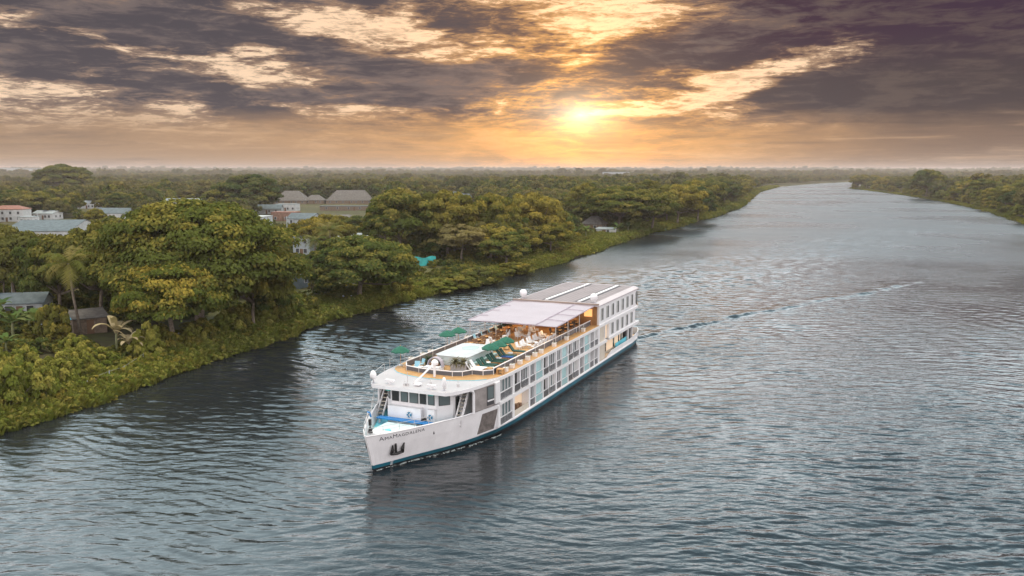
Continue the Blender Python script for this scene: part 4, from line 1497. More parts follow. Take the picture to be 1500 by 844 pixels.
# ---------------------------------------------------------------- the river cruise ship
# coordinates of every part: s metres aft of the stem, p metres to port, z metres above the water
P_WHITE = mat('white_ship_paint', (.80, .79, .80), .38, var=.05, scale=.7)
P_CREAM = mat('cream_panel', (.62, .56, .47), .6, var=.1, scale=.6)
P_BLUE = mat('blue_boot_paint', (.012, .13, .19), .4, var=.25, scale=.5)
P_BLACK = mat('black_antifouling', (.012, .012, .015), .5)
P_GREY = mat('grey_timber_cladding', (.27, .245, .235), .7, var=.18, scale=1.2)
P_ROOF = mat('pale_grey_roof', (.25, .215, .225), .7, var=.10, scale=.5)
P_TEAK = mat('teak_deck', (.47, .265, .105), .65, var=.16, scale=.9)
P_TEAK2 = mat('teak_trim', (.60, .42, .26), .6, var=.12, scale=1.0)
P_CYAN = mat('cyan_deck_paint', (.14, .56, .68), .55, var=.15, scale=.8)
P_SKY = mat('bright_blue_cover', (.02, .26, .66), .5, var=.1, scale=1)
P_TURQ = mat('frosted_turquoise_glass', (.40, .61, .62), .25, var=.06, scale=.6)
P_GLASS = mat('window_glass', (.10, .135, .14), .06)
P_GLASSD = mat('dark_window_glass', (.018, .024, .026), .05)
P_CURT = mat('curtained_glass', (.42, .42, .40), .12, var=.15, scale=1.6)
P_FRAME = mat('dark_window_frame', (.05, .05, .055), .5)
P_RAILG = mat('smoked_rail_glass', (.10, .11, .13), .12)
P_LOWG = mat('grey_balustrade_panel', (.20, .20, .21), .2, var=.1, scale=1)
for nm_, al_ in (('grey_balustrade_panel', .5),):
    m_ = MATS[nm_]
    m_.node_tree.nodes['Principled BSDF'].inputs['Alpha'].default_value = al_
# the roof sheet is laid in narrow ribbed strips
_t = MATS['pale_grey_roof'].node_tree
_g = NG(_t)
_tc = _g.node('ShaderNodeTexCoord')
_sx = _g.node('ShaderNodeSeparateXYZ')
_t.links.new(_tc.outputs['Object'], _sx.inputs[0])
_rib = _g.smooth(_g.m('SINE', _g.mul(_sx.outputs[1], 2 * math.pi / .62)), .45, .95)
_old = _t.nodes['Principled BSDF'].inputs['Base Color'].links[0].from_socket
_t.links.new(_g.mix(_g.mul(_rib, .45), _old, (.12, .095, .105)), _t.nodes['Principled BSDF'].inputs['Base Color'])
P_STEEL = mat('stainless_rail', (.62, .60, .60), .3, metal=.4)
P_CANVAS = mat('white_canvas', (.40, .365, .415), .8, var=.03, scale=.4)
P_BROWN = mat('brown_bar_wood', (.30, .15, .06), .5, var=.25, scale=.8)
P_LIT = mat('lit_panel', (.8, .5, .25), .5, emit=(1.0, .50, .16, .9))
P_LITW = mat('lit_interior_glow', (.75, .58, .42), .6, var=.1, scale=1, emit=(1.0, .74, .48, .30))  # faint glow put in for lamplight, on the salon wall too
P_DARK = mat('dark_paint_and_shade', (.02, .019, .02), .7)  # near-black; also painted for the shade inside doorways and stern gallery
P_GREEN = mat('green_canvas', (.004, .105, .066), .75, var=.12, scale=2)
P_GREENL = mat('green_cushion', (.006, .060, .045), .75, var=.12, scale=2)
P_BLUEC = mat('blue_towel', (.02, .10, .32), .8)
P_CUSH = mat('white_cushion', (.76, .78, .80), .8, var=.05, scale=3)
P_TEALC = mat('light_blue_cushion', (.30, .55, .66), .8)
P_WOODL = mat('light_teak_furniture', (.50, .27, .10), .6, var=.2, scale=3)
P_WICK = mat('brown_wicker', (.20, .11, .06), .8, var=.25, scale=6)
P_POOL = mat('pool_water', (.36, .55, .55), .05)
P_LETTER = mat('hull_lettering', (.05, .05, .065), .5)
P_ANCHOR = mat('black_iron', (.015, .014, .015), .5, var=.3, scale=4)

SHIP = empty('river_cruise_ship', BOW, SHIP_RZ)
tag(SHIP, 'white three-deck river cruise ship with open sun deck sailing towards the viewer', 'ship')
B_ = 6.1


def SB():
    return MB(sy=-1.0)


def sh(name, mb, mats, parent=None, smooth=False):
    return mb.build(name, mats, parent or SHIP, smooth)


# ---- hull
T0 = [0, 1, 3.6, 6.25, 9.2, 12.9, 17, 22, 60, 64, 65.6]
W0 = [.03, .42, 1.5, 2.85, 4.15, 5.2, 5.7, 5.95, 5.95, 5.5, 4.6]
T8 = [0, 1.2, 4.4, 7, 10.4, 13.4, 17, 22, 60, 64, 65.6]
W8 = [.04, .82, 2.5, 3.88, 5.06, 5.8, 6.02, 6.08, 6.08, 5.8, 5.1]
T3 = [0, 1.3, 3.1, 5.2, 8.0, 10.5, 13.0, 17, 60, 64, 65.6]
W3 = [.05, 1.15, 2.25, 3.4, 4.75, 5.5, 6.0, 6.1, 6.1, 5.95, 5.45]


def half_w(t, z):
    a, b, c = np.interp(t, T0, W0), np.interp(t, T8, W8), np.interp(t, T3, W3)
    if z < 0:
        return a * (1 + z * .15)
    if z < .85:
        return a + (b - a) * z / .85
    return b + (c - b) * min(1.15, (z - .85) / 2.55)


def stem(t, z):
    """rake of the stem fades out aft"""
    return t - 1.12 * (z / 3.4) * max(0, 1 - t / 9.0) ** 1.3


def z_top(t):
    if t < 13.2:
        return 3.42 - .06 * min(1, t / 6)
    if t < 47.6:
        return 1.08
    return 1.15 + .5 * min(1, (t - 47.6) / 2) + .45 * max(0, (t - 58) / 7.6) ** 2


def hull_pt(t, z, side=1, off=0.0):
    """a point on the skin, moved outward by off"""
    e = .05
    w0, w1 = half_w(t, z), half_w(t + e, z)
    s0, s1 = stem(t, z), stem(t + e, z)
    tx, ty = s1 - s0, w1 - w0
    l_ = math.hypot(tx, ty)
    return s0 - ty / l_ * off, side * (w0 + tx / l_ * off), z


def smoothw(tab_t):
    return sorted(set([0, .25, .6, 1, 1.5, 2, 2.6, 3.3, 4, 5, 6, 7, 8, 9.2, 10.4, 11.6, 12.4, 13.19, 13.21, 15, 17, 20, 24, 30, 38, 47.59, 47.61, 49.6, 54, 58, 60, 62, 63.4, 64.6, 65.6]))


ts = smoothw(None)
hb = SB()
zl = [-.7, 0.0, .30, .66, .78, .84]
for side in (1, -1):
    rows = []
    for t in ts:
        row = []
        zs = zl + [z_top(t) * .55 + .84 * .45, z_top(t)]
        for z in zs:
            row.append(len(hb.v))
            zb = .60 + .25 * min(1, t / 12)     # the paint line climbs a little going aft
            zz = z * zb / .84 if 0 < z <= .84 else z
            hb.v.append((stem(t, max(zz, 0)), side * half_w(t, zz), zz))
        rows.append(row)
    for a, b in zip(rows[:-1], rows[1:]):
        for k in range(len(a) - 1):
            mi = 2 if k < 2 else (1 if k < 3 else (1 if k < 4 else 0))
            q = [a[k], b[k], b[k + 1], a[k + 1]]
            hb.face(q if side == 1 else q[::-1], mi)
# transom
t = ts[-1]
z_ = [-.7, 0, .84, z_top(t)]
i0 = len(hb.v)
for z in z_:
    w_ = half_w(t, z)
    hb.v += [(t, w_, z), (t + .5, w_ * .5, z), (t + .5, -w_ * .5, z), (t, -w_, z)]
for k in range(3):
    for j in range(3):
        hb.face([i0 + k * 4 + j, i0 + k * 4 + j + 1, i0 + k * 4 + j + 5, i0 + k * 4 + j + 4], (2, 1, 0)[k])
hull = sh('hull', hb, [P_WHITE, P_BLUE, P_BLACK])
sol = hull.modifiers.new('plate', 'SOLIDIFY')
sol.thickness = .07
sol.offset = 0

# rubbing strake: the white ledge above the blue band
b = SB()
for side in (1, -1):
    pts = [hull_pt(t, .97, side, .02) for t in (13.3, 16, 20, 26, 34, 42, 50, 58, 63)]
    b.tube(pts, .11, 6)
sh('rubbing_strake', b, P_WHITE)

# bulwark cap
b = SB()
for side in (1, -1):
    b.tube([(stem(t, z_top(t)), side * half_w(t, z_top(t)), z_top(t)) for t in (0, .6, 1.3, 2.2, 3.2, 4.2, 5.2, 6.5, 8, 9.2)], .075, 6)
sh('bulwark_cap', b, P_WHITE)

# ---- decks
fd = [(stem(t, 2.3) + .1, half_w(t, 2.3) - .09) for t in (.3, 1, 2, 3, 4.2, 5.5, 7, 8.5, 10, 13.2)]
sh('foredeck', SB().prism(fd + [(s, -p) for s, p in fd[::-1]], 2.16, 2.30), P_CYAN)
sh('main_deck', SB().prism([(13.2, 5.9), (62, 5.9), (65.3, 4.9), (65.3, -4.9), (62, -5.9), (13.2, -5.9)], .9, 1.03), P_TEAK2)

roof_pts = [(6.0, 0), (6.02, 2.4), (6.06, 3.9), (6.45, 4.3), (7.2, 4.72), (8.4, 5.16), (9.8, 5.5), (11.4, 5.78), (13.0, 5.95), (14.6, 6.05), (16, 6.1), (20, 6.1)]
out = [p for p in roof_pts if p[0] < 10.2]
# fascia slab of the sun deck, including the wheelhouse roof
full = roof_pts + [(44.4, 6.1)]
full = full + [(s, -p) for s, p in full[::-1] if p > 0]
sh('sun_deck_slab', SB().prism(full, 5.62, 5.95), P_WHITE)
curve = [(10.17, 0), (10.25, 1.6), (10.55, 2.9), (11.2, 4.3), (12.1, 5.2), (13.3, 5.72), (15, 5.98), (17, 6.03)]
wood = curve + [(44.4, 6.03)]
wood = wood + [(s, -p) for s, p in wood[::-1] if p > 0]
rw_ = out + [(10.2, 5.6)] + [q for q in curve[3::-1]]
rw_ = [(6.03, 0), (6.05, 2.4), (6.1, 3.88), (6.48, 4.26), (7.2, 4.67), (8.4, 5.11), (9.8, 5.45), (11.4, 5.73), (13.0, 5.9), (14.6, 6.0), (15, 5.98), (13.3, 5.72), (12.1, 5.2), (11.2, 4.3), (10.55, 2.9), (10.25, 1.6), (10.17, 0)]
for sd_ in (1, -1):
    sh('wheelhouse_roof', SB().prism([(s, sd_ * p) for s, p in rw_], 5.951, 5.958), mat('roof_white', (.42, .405, .43), .6, var=.06, scale=.5))
sh('sun_deck', SB().prism(wood, 5.951, 5.975), P_TEAK)
b = SB()
for side in (1, -1):
    b.box(13.2, 47.6, side * 6.0 - .13, side * 6.0 + .13, 3.2, 3.55)
b.box(13.2, 47.6, -5.87, 5.87, 3.24, 3.5)
sh('cabin_deck_slab', b, P_WHITE)
b = SB()
b.tube([(s - .03, p, 5.985) for s, p in curve[:5]] , .03, 5)
b.tube([(s - .03, -p, 5.985) for s, p in curve[:5]], .03, 5)
sh('deck_edge_trim', b, P_CYAN)

# ---- cabin block behind the balconies
b = SB()
b.box(13.3, 44.2, -5.2, 5.2, 1.03, 3.24)
b.box(12.6, 44.2, -5.2, 5.2, 3.5, 5.62)
sh('cabin_wall', b, P_CREAM)

ROWS = ((1.03, 3.2), (3.55, 5.62))


def pier(s0, s1, z0, z1, side=1, p0=5.2, p1=6.07, m_=None):
    sh('pillar', SB().box(s0, s1, min(side * p0, side * p1), max(side * p0, side * p1), z0, z1), m_ or P_WHITE)


def glazed(s0, s1, z0, z1, n, side=1, p=5.82, cur=0.35, seed=0):
    rg = random.Random(seed)
    f = SB()
    w = .05
    sp = side * p
    f.box(s0, s1, sp - .05, sp + .05, z0, z0 + .08).box(s0, s1, sp - .05, sp + .05, z1 - .07, z1)
    for k in range(n + 1):
        s = s0 + (s1 - s0) * k / n
        f.box(max(s0, s - w), min(s1, s + w), sp - .055, sp + .055, z0, z1)
    fr = sh('cabin_window', f, P_WHITE)
    for k in range(n):
        a, c = s0 + (s1 - s0) * k / n + w + .002, s0 + (s1 - s0) * (k + 1) / n - w - .002
        sh('pane', SB().box(a, c, sp - .015, sp + .015, z0 + .082, z1 - .072), P_CURT if rg.random() < cur else (P_GLASSD if rg.random() < .55 else P_GLASS), fr)


def railing(s0, s1, z0, side=1, p=5.99, m_=None):
    sp = side * p
    r = sh('balcony_railing', SB().box(s0, s1, sp - .045, sp + .045, z0 + .78, z0 + .85), P_WHITE)
    sh('panel', SB().box(s0 + .02, s1 - .02, sp - .012, sp + .012, z0 + .06, z0 + .775), m_ or P_LOWG, r)


mod = [(16.85, 24.8), (24.8, 32.75), (32.75, 40.7)]
for side in (1, -1):
    for ri, (z0, z1) in enumerate(ROWS):
        for mi_, (m0, m1) in enumerate(mod):
            if not (ri == 0 and mi_ == 0):
                # open balcony door: a near-black panel stands in for the dark inside
                if side == 1:
                    d = sh('balcony_door', SB().box(m0 + .12, m0 + 1.6, 5.55, 5.6, z0 + .02, z1 - .06), P_DARK)
                    sh('door_frame', SB().box(m0 + .06, m0 + .118, 5.5, 5.66, z0, z1).box(m0 + 1.602, m0 + 1.66, 5.5, 5.66, z0, z1), P_WHITE, d)
                    railing(m0 + .06, m0 + 1.66, z0, m_=mat('dark_balustrade', (.07, .065, .065), .2))
                pier(m0 + 1.66, m0 + 2.05, z0, z1, side, 5.2, 5.9)
                if side == 1:
                    glazed(m0 + 2.05, m0 + 3.74, z0, z1, 3, side, seed=ri * 10 + mi_)
                    railing(m0 + 2.05, m0 + 3.74, z0)
                    sh('bay_floor', SB().box(m0, m0 + 7.9, 5.2, 5.88, z0 + .001, z0 + .02), P_TEAK2)
            pier(m0 + 3.74, m0 + 4.1, z0, z1, side)
            if side == 1:
                glazed(m0 + 4.1, m0 + 5.58, z0, z1, 3, side, seed=50 + ri * 10 + mi_, cur=.25)
                railing(m0 + 4.1, m0 + 5.58, z0)
            pier(m0 + 5.58, m0 + 5.74, z0, z1, side)
            if side == 1:
                sh('turquoise_panel', SB().box(m0 + 5.76, m0 + 7.7, 5.80, 5.83, z0 + .03, z1 - .03), P_TURQ)
                railing(m0 + 5.74, m0 + 7.74, z0, m_=mat('turquoise_balustrade', (.30, .47, .48), .2))
            pier(m0 + 7.74, m0 + 7.95, z0, z1, side)
            if side == -1:
                glazed(m0 + .3, m0 + 1.6, z0, z1, 2, side, seed=3)
        # aft end of the rows
        pier(43.9, 44.5, z0, z1, side)
        if side == 1:
            sh('balcony_door', SB().box(40.85, 42.2, 5.21, 5.26, z0 + .02, z1 - .06), P_GLASSD)
            railing(40.8, 42.25, z0)
            pier(42.25, 42.5, z0, z1)
            glazed(42.5, 43.9, z0, z1, 3, 1, seed=8 + ri, cur=.6)
            railing(42.5, 43.9, z0)
        # forward bay of the row
        pier(12.35 if ri else 12.9, 13.4, z0 if ri else 1.03, z1, side, 5.0)
        pier(16.35, 16.85, z0, z1, side)
        if side == 1:
            glazed(13.4, 16.35, z0, z1, 4, 1, seed=91 + ri, cur=.4 if ri else .1)
            railing(13.4, 16.35, z0)
# the open salon corner on the lower deck, cream inside, its wall glowing in place of lamps
sh('salon_wall', SB().box(16.9, 20.55, 5.205, 5.25, 1.05, 3.19), P_LITW)
sh('salon_door', SB().box(17.0, 17.8, 5.26, 5.31, 1.06, 2.9), P_GLASSD)
sh('salon_parapet', SB().box(16.87, 20.57, 5.93, 6.03, 1.03, 1.65), P_CREAM)
b = SB()
b.box(18.1, 18.55, 5.42, 5.8, 1.06, 2.0).box(18.8, 19.3, 5.42, 5.8, 1.06, 1.92)
sh('salon_chairs', b, P_WICK)

# forward grey clad side, upper deck, with its window
for side in (1, -1):
    poly = [(9.35, 5.28), (10.5, 5.52), (12.33, 5.92), (12.33, 5.62), (10.5, 5.2), (9.35, 4.95)]
    sh('side_cladding', SB().prism([(s, side * p) for s, p in poly], 3.42, 5.62), P_GREY)
    f = SB().prism([(s, side * p) for s, p in ((11.15, 5.69), (12.2, 5.93), (12.2, 5.86), (11.15, 5.62))], 3.62, 5.5)
    w = sh('side_window', f, P_FRAME)
    sh('pane', SB().prism([(s, side * p) for s, p in ((11.25, 5.735), (12.1, 5.928), (12.1, 5.90), (11.25, 5.70))], 4.25, 5.42), P_GLASS, w)
    sh('rail', SB().prism([(s, side * p) for s, p in ((11.2, 5.74), (12.2, 5.97), (12.2, 5.94), (11.2, 5.70))], 4.02, 4.16), P_WHITE, w)
    # grey slatted panel set into the hull plating
    b = SB()
    n = 9
    for k in range(n):
        t0, t1 = 10.0 + k * .27, 10.0 + k * .27 + .255
        q = []
        for (t, z) in ((t0 + .25 * (1 - 0), .98), (t1 + .25, .98), (t1 + .55, 2.95), (t0 + .55, 2.95)):
            q.append(hull_pt(t, z, side, .055))
        q2 = []
        for (t, z) in ((t0 + .25, .98), (t1 + .25, .98), (t1 + .55, 2.95), (t0 + .55, 2.95)):
            q2.append(hull_pt(t, z, side, .02))
        i0 = len(b.v)
        b.v += q + q2
        for f_ in ((0, 1, 2, 3), (7, 6, 5, 4), (0, 4, 5, 1), (1, 5, 6, 2), (2, 6, 7, 3), (3, 7, 4, 0)):
            b.face([i0 + i for i in f_])
    sh('hull_side_panel', b, mat('weathered_side_boards', (.155, .135, .125), .75, var=.35, scale=2.2))
    # arched frame at the forward end of the side passage
    b = SB()
    pp = side * 5.17
    b.tube([(9.22, side * 5.22, 3.35), (9.22, side * 5.22, 5.25), (9.1, side * 5.2, 5.5), (8.8, side * 5.1, 5.62)], .13, 8)
    sh('passage_frame', b, P_WHITE)
    # stairs up from the foredeck
    st = sh('stair_stringer', SB().obox((8.7, side * 4.55, 4.0), (1.0, 0, 1.55), (0, .04, 0), (.06, 0, -.09)).obox((8.7, side * 3.9, 4.0), (1.0, 0, 1.55), (0, .04, 0), (.06, 0, -.09)), P_WHITE)
    for k in range(9):
        sh('stair_tread', SB().box(7.78 + k * .22, 8.04 + k * .22, min(side * 3.94, side * 4.51), max(side * 3.94, side * 4.51), 2.62 + k * .335, 2.66 + k * .335), P_CREAM, st)
    b = SB()
    b.tube([(7.75, side * 4.62, 3.3), (9.7, side * 4.62, 6.3)], .03, 6).tube([(7.75, side * 4.62, 2.3), (7.75, side * 4.62, 3.3)], .03, 6)
    sh('stair_handrail', b, P_STEEL, st)

# ---- wheelhouse
wh = [(7.2, -2.55), (7.2, 2.25), (8.45, 3.45), (9.6, 3.75), (13.0, 3.75), (13.0, -3.75), (9.6, -3.75), (8.45, -3.75)]
WH = sh('wheelhouse', SB().prism(wh, 2.3, 5.62), P_WHITE)


def wh_win(s0, p0, s1, p1, z0, z1, name='wheelhouse_window', glass=None):
    """a framed window on the wall line from (s0,p0) to (s1,p1)"""
    a, c = Vector((s0, p0, 0)), Vector((s1, p1, 0))
    d = (c - a)
    l_ = d.length
    d.normalize()
    n = Vector((-d.y, d.x, 0))
    if n.dot(Vector((10.5, 0, 0)) - a) > 0:
        n = -n
    mid = (a + c) / 2 + Vector((0, 0, (z0 + z1) / 2))
    f = SB().obox(mid + n * .03, d * l_ / 2, n * .03, Vector((0, 0, (z1 - z0) / 2)))
    fr = sh(name, f, P_FRAME, WH)
    sh('pane', SB().obox(mid + n * .066, d * (l_ / 2 - .06), n * .004, Vector((0, 0, (z1 - z0) / 2 - .06))), glass or P_GLASS, fr)


edges = [(-2.45, -1.68), (-1.48, -.70), (-.52, .42), (.58, 1.28), (1.46, 2.16)]
for k, (a, c) in enumerate(edges):
    wh_win(7.2, a, 7.2, c, 4.28, 5.28, glass=P_GLASSD if k in (0, 3) else P_GLASS)
wh_win(7.42, 2.46, 8.22, 3.23, 4.22, 5.20)
wh_win(7.50, -2.85, 8.25, -3.57, 4.3, 5.2)
wh_win(8.75, 3.53, 9.25, 3.66, 2.5, 4.9, 'wheelhouse_door', P_GLASSD)
b = SB()
b.box(6.6, 7.198, -2.6, 1.0, 2.3, 3.95)
b.box(6.75, 7.198, 1.55, 2.35, 2.3, 3.95)
sh('ventilation_locker', b, P_WHITE)
sh('storage_bin', SB().box(6.55, 7.19, 1.02, 1.52, 2.3, 2.95), P_DARK)
sh('navigation_light', SB().box(6.1, 6.35, -2.5, -2.0, 5.50, 5.615), mat('green_lamp', (.04, .30, .28), .4), WH)
sh('navigation_light', SB().box(6.1, 6.35, 2.1, 2.6, 5.50, 5.615), MATS['green_lamp'], WH)

# ---- foredeck fittings
sh('cargo_hatch', SB().box(3.0, 5.4, -1.9, 1.9, 2.301, 2.72), mat('pale_hatch_paint', (.62, .80, .84), .5, var=.08))
sh('hatch_cover', SB().box(5.75, 6.45, -3.35, 2.7, 2.80, 2.90), P_SKY)
b = SB()
for p in (-3.2, -1.2, .8, 2.5):
    b.box(6.0, 6.2, p - .05, p + .05, 2.3, 2.8)
sh('hatch_trestle', b, P_WHITE)
for s, p in ((4.3, 2.35), (4.9, 2.6), (2.2, .55), (2.2, -.9)):
    b = SB()
    b.lathe([(.20, 0), (.20, .06), (.13, .1), (.13, .46), (.21, .5), (.21, .58)], 12, (s, p, 2.3))
    sh('bollard', b, P_ANCHOR)
b = SB()
b.lathe([(.3, 0), (.3, .1), (.18, .2), (.18, .45), (.3, .55), (.3, .65)], 14, (2.6, -.1, 2.3))
b.obox((2.6, .75, 2.55), (.25, 0, 0), (0, .3, 0), (0, 0, .25))
sh('windlass', b, P_CYAN)
b = SB()
b.box(4.95, 5.7, 2.75, 2.87, 2.3, 3.0).box(4.95, 5.7, 3.2, 3.3, 2.3, 3.0).box(4.9, 5.75, 2.7, 3.35, 2.98, 3.06)
sh('mooring_reel', b, P_ANCHOR)
# hoop with the bell at the stem
b = SB()
b.tube([(-.72 + .02, 0, 3.3), (-.88, 0, 4.2), (-.86, 0, 5.0), (-.66, 0, 5.42), (-.42, 0, 5.25)], .05, 6)
hp = sh('bow_hoop', b, P_WHITE)
b = SB()
b.tube([(-.66, 0, 5.46), (-.4, 0, 5.36), (-.22, 0, 4.95)], .085, 6)
sh('cap', b, P_SKY, hp)
b = SB()
b.lathe([(.24, 0), (.2, .1), (.14, .38), (.08, .5), (.03, .62)], 12, (-.35, 0, 3.55))
b.box(-.45, -.25, -.09, .09, 4.2, 4.75)
sh('bell', b, P_ANCHOR, hp)
sh('bow_locker', SB().box(.15, .75, -.45, .45, 2.3, 3.35), P_WHITE)
sh('bow_platform', SB().prism([(1.1, -.9), (1.1, .9), (2.0, 1.2), (2.0, -1.2)], 3.0, 3.08), P_WHITE)
b = SB()
for side in (1, -1):
    top = [(stem(t, 4.1) + .1, side * (half_w(t, 3.4) - .1), 4.1) for t in (.2, 1.2, 2.4, 3.6, 4.8)]
    b.tube(top, .025, 5)
    b.tube([(x, y, 3.78) for x, y, z in top], .018, 5)
    for x, y, z in top:
        b.tube([(x, y, 3.3), (x, y, 4.1)], .022, 5)
sh('bow_rail', b, P_STEEL)
b = SB()
for q in ((5.2, -3.35), (7.9, -4.75)):
    pass
b.tube([(1.5, -1.2, 4.1), (4.5, -3.0, 4.6), (7.7, -4.6, 5.62)], .02, 5).tube([(1.5, -1.2, 3.7), (4.5, -3.0, 4.1), (7.7, -4.6, 5.1)], .02, 5)
sh('handrail', b, P_STEEL)
# anchors
for side in (1, -1):
    def hp3(t, z, o):
        return Vector(hull_pt(t, z, side, o))
    b = SB()
    b.tube([hp3(1.95, 1.35, .12), hp3(1.92, 2.25, .14)], .10, 6)
    b.tube([hp3(1.45, 1.36, .14), hp3(1.95, 1.30, .22), hp3(2.55, 1.36, .14)], .13, 6)
    b.tube([hp3(1.47, 1.36, .16), hp3(1.62, 1.7, .2), hp3(1.66, 2.2, .16)], [.13, .17, .05], 6)
    b.tube([hp3(2.5, 1.36, .16), hp3(2.45, 1.7, .2), hp3(2.62, 2.2, .16)], [.13, .19, .05], 6)
    sh('anchor', b, P_ANCHOR)
    b = SB()
    pl = [hp3(t, z, .03) for t, z in ((1.4, 1.1), (2.6, 1.1), (2.62, 1.2), (1.4, 1.2))]
    b.obox((pl[0] + pl[2]) / 2, (pl[1] - pl[0]) / 2, Vector((0, side * .03, 0)), Vector((0, 0, .07)))
    sh('anchor_ledge', b, P_WHITE)

# the name on the bow, lettered in small capitals on both sides
LETTERS = [('A', 1.0), ('MA', .78), ('M', 1.0), ('AGDALENA', .78)]


def lettering(side):
    me_all = SB()
    x = 0.0
    H_ = .37
    for txt, sc in LETTERS:
        for ch in txt:
            cu = bpy.data.curves.new('letter', 'FONT')
            cu.body = ch
            cu.size = H_ * sc / .70
            cu.resolution_u = 3
            cu.extrude = 0
            tmp = bpy.data.objects.new('letter', cu)
            C.objects.link(tmp)
            dg = bpy.context.evaluated_depsgraph_get()
            dg.update()
            me = bpy.data.meshes.new_from_object(tmp.evaluated_get(dg))
            xs = [v.co.x for v in me.vertices]
            x0, wd = min(xs), max(xs) - min(xs)
            i0 = len(me_all.v)
            for v in me.vertices:
                u = x + (v.co.x - x0)
                if side == -1:
                    u = 2.95 - u
                t = .78 + u * .94
                zz = 2.80 + v.co.y + .02 * u
                me_all.v.append(hull_pt(t, zz, side, .05))
            for pl in me.polygons:
                me_all.face([i0 + i for i in pl.vertices])
            x += wd + .062
            bpy.data.objects.remove(tmp)
            bpy.data.meshes.remove(me)
    sh('bow_lettering', me_all, P_LETTER)


lettering(1)
lettering(-1)
# draught mark on the blue band
b = SB()
for k in range(4):
    q = [hull_pt(t, .16 + k * .13 + dz, 1, .06) for t, dz in ((1.55, 0), (1.78, 0), (1.78, .07), (1.55, .07))]
    b.poly(q)
sh('draught_marks', b, P_WHITE)

# ---- wheelhouse roof gear
b = SB()
b.tube([(7.8, -.35, 6.0), (10.9, .1, 7.35)], .09, 8)
sh('signal_mast', b, P_WHITE)
b = SB()
b.tube([(10.9, .1, 5.98), (10.9, .1, 7.2)], .12, 8).lathe([(.05, 0), (.32, .1), (.36, .35), (.22, .55), (.03, .62)], 12, (11.0, .1, 7.1))
sh('mast_crutch', b, P_WHITE)
for s, p, r in ((6.6, -4.15, .31), (6.9, 3.35, .21)):
    b = SB()
    b.lathe([(.08, 0), (.08, .4), (r * .7, .42), (r, .6), (r, .85), (r * .6, 1.15), (.03, 1.22)], 14, (s, p, 5.95))
    sh('satellite_dome', b, P_WHITE, smooth=True)
for s, p in ((6.9, -2.5), (6.75, 2.1)):
    b = SB()
    b.lathe([(.12, 0), (.12, .22)], 10, (s, p, 5.95)).obox((s, p, 6.28), (.14, 0, 0), (0, .45, 0), (0, 0, .1))
    sh('radar', b, P_WHITE)
for s, p, h in ((7.0, -.6, 1.3), (6.9, -.85, .5), (7.6, 3.0, .7), (8.6, 3.9, .6), (8.2, 1.2, .4)):
    b = SB()
    b.tube([(s, p, 5.95), (s, p, 5.95 + h)], .03, 6).obox((s, p, 6.08), (.1, 0, 0), (0, .1, 0), (0, 0, .12))
    sh('antenna', b, P_STEEL)
b = SB()
b.tube([(7.2, .2, 6.25), (7.2, .75, 6.3)], .06, 8).obox((7.35, .3, 6.1), (.3, 0, 0), (0, .3, 0), (0, 0, .06)).tube([(7.6, -.1, 6.0), (7.3, -.1, 6.5)], .03, 6)
sh('searchlight', b, P_WHITE)
b = SB()
for side in (-1,):
    rp = [(6.3, -4.3, 6.4), (8.0, -5.0, 6.6), (11.0, -5.7, 6.75)]
    b.tube(rp, .022, 5)
    for x, y, z in rp:
        b.tube([(x, y, 5.95), (x, y, z)], .022, 5)
sh('roof_wire_rail', b, P_STEEL)

# ---- glass rails round the sun deck
front = [(13.4, -4.55), (12.3, -3.9), (11.85, -2.2), (11.7, -.2), (11.8, 1.6), (12.2, 2.5), (13.25, 3.05), (13.35, 4.2), (14.1, 4.98)]
port_r = [(14.1 + k * 2.7, 4.98) for k in range(12)]
star_r = [(13.4 + k * 2.75, -4.55) for k in range(12)]


def glass_rail(line, h=.66, z0=5.975):
    for (s0, p0), (s1, p1) in zip(line[:-1], line[1:]):
        a, c = Vector((s0, p0, 0)), Vector((s1, p1, 0))
        d = (c - a) / 2
        n = Vector((-d.y, d.x, 0)).normalized()
        mid = (a + c) / 2
        r = sh('deck_rail', SB().obox(mid + Vector((0, 0, z0 + h)), d, n * .055, Vector((0, 0, .035))).tube([a + Vector((0, 0, z0)), a + Vector((0, 0, z0 + h))], .035, 6), P_WHITE)
        sh('rail_panel', SB().obox(mid + Vector((0, 0, z0 + h / 2 - .0)), d * .985, n * .012, Vector((0, 0, h / 2 - .045))), P_RAILG, r)


glass_rail(front, .50)
glass_rail(port_r)
glass_rail(star_r)
b = SB()
for p0 in (-4.78, ):
    b.box(13.4, 43.7, p0 - .2, p0 + .2, 5.976, 6.16)
sh('deck_kerb', b, P_TEAK2)
# thin wires on the starboard edge
b = SB()
for k in range(11):
    b.tube([(12.5 + k * 3.0, -6.0, 5.95), (12.5 + k * 3.0, -6.0, 6.9)], .02, 5)
b.tube([(12.5, -6.0, 6.88), (42.5, -6.0, 6.88)], .015, 5).tube([(12.5, -6.0, 6.4), (42.5, -6.0, 6.4)], .012, 5)
sh('edge_wire_rail', b, P_STEEL)

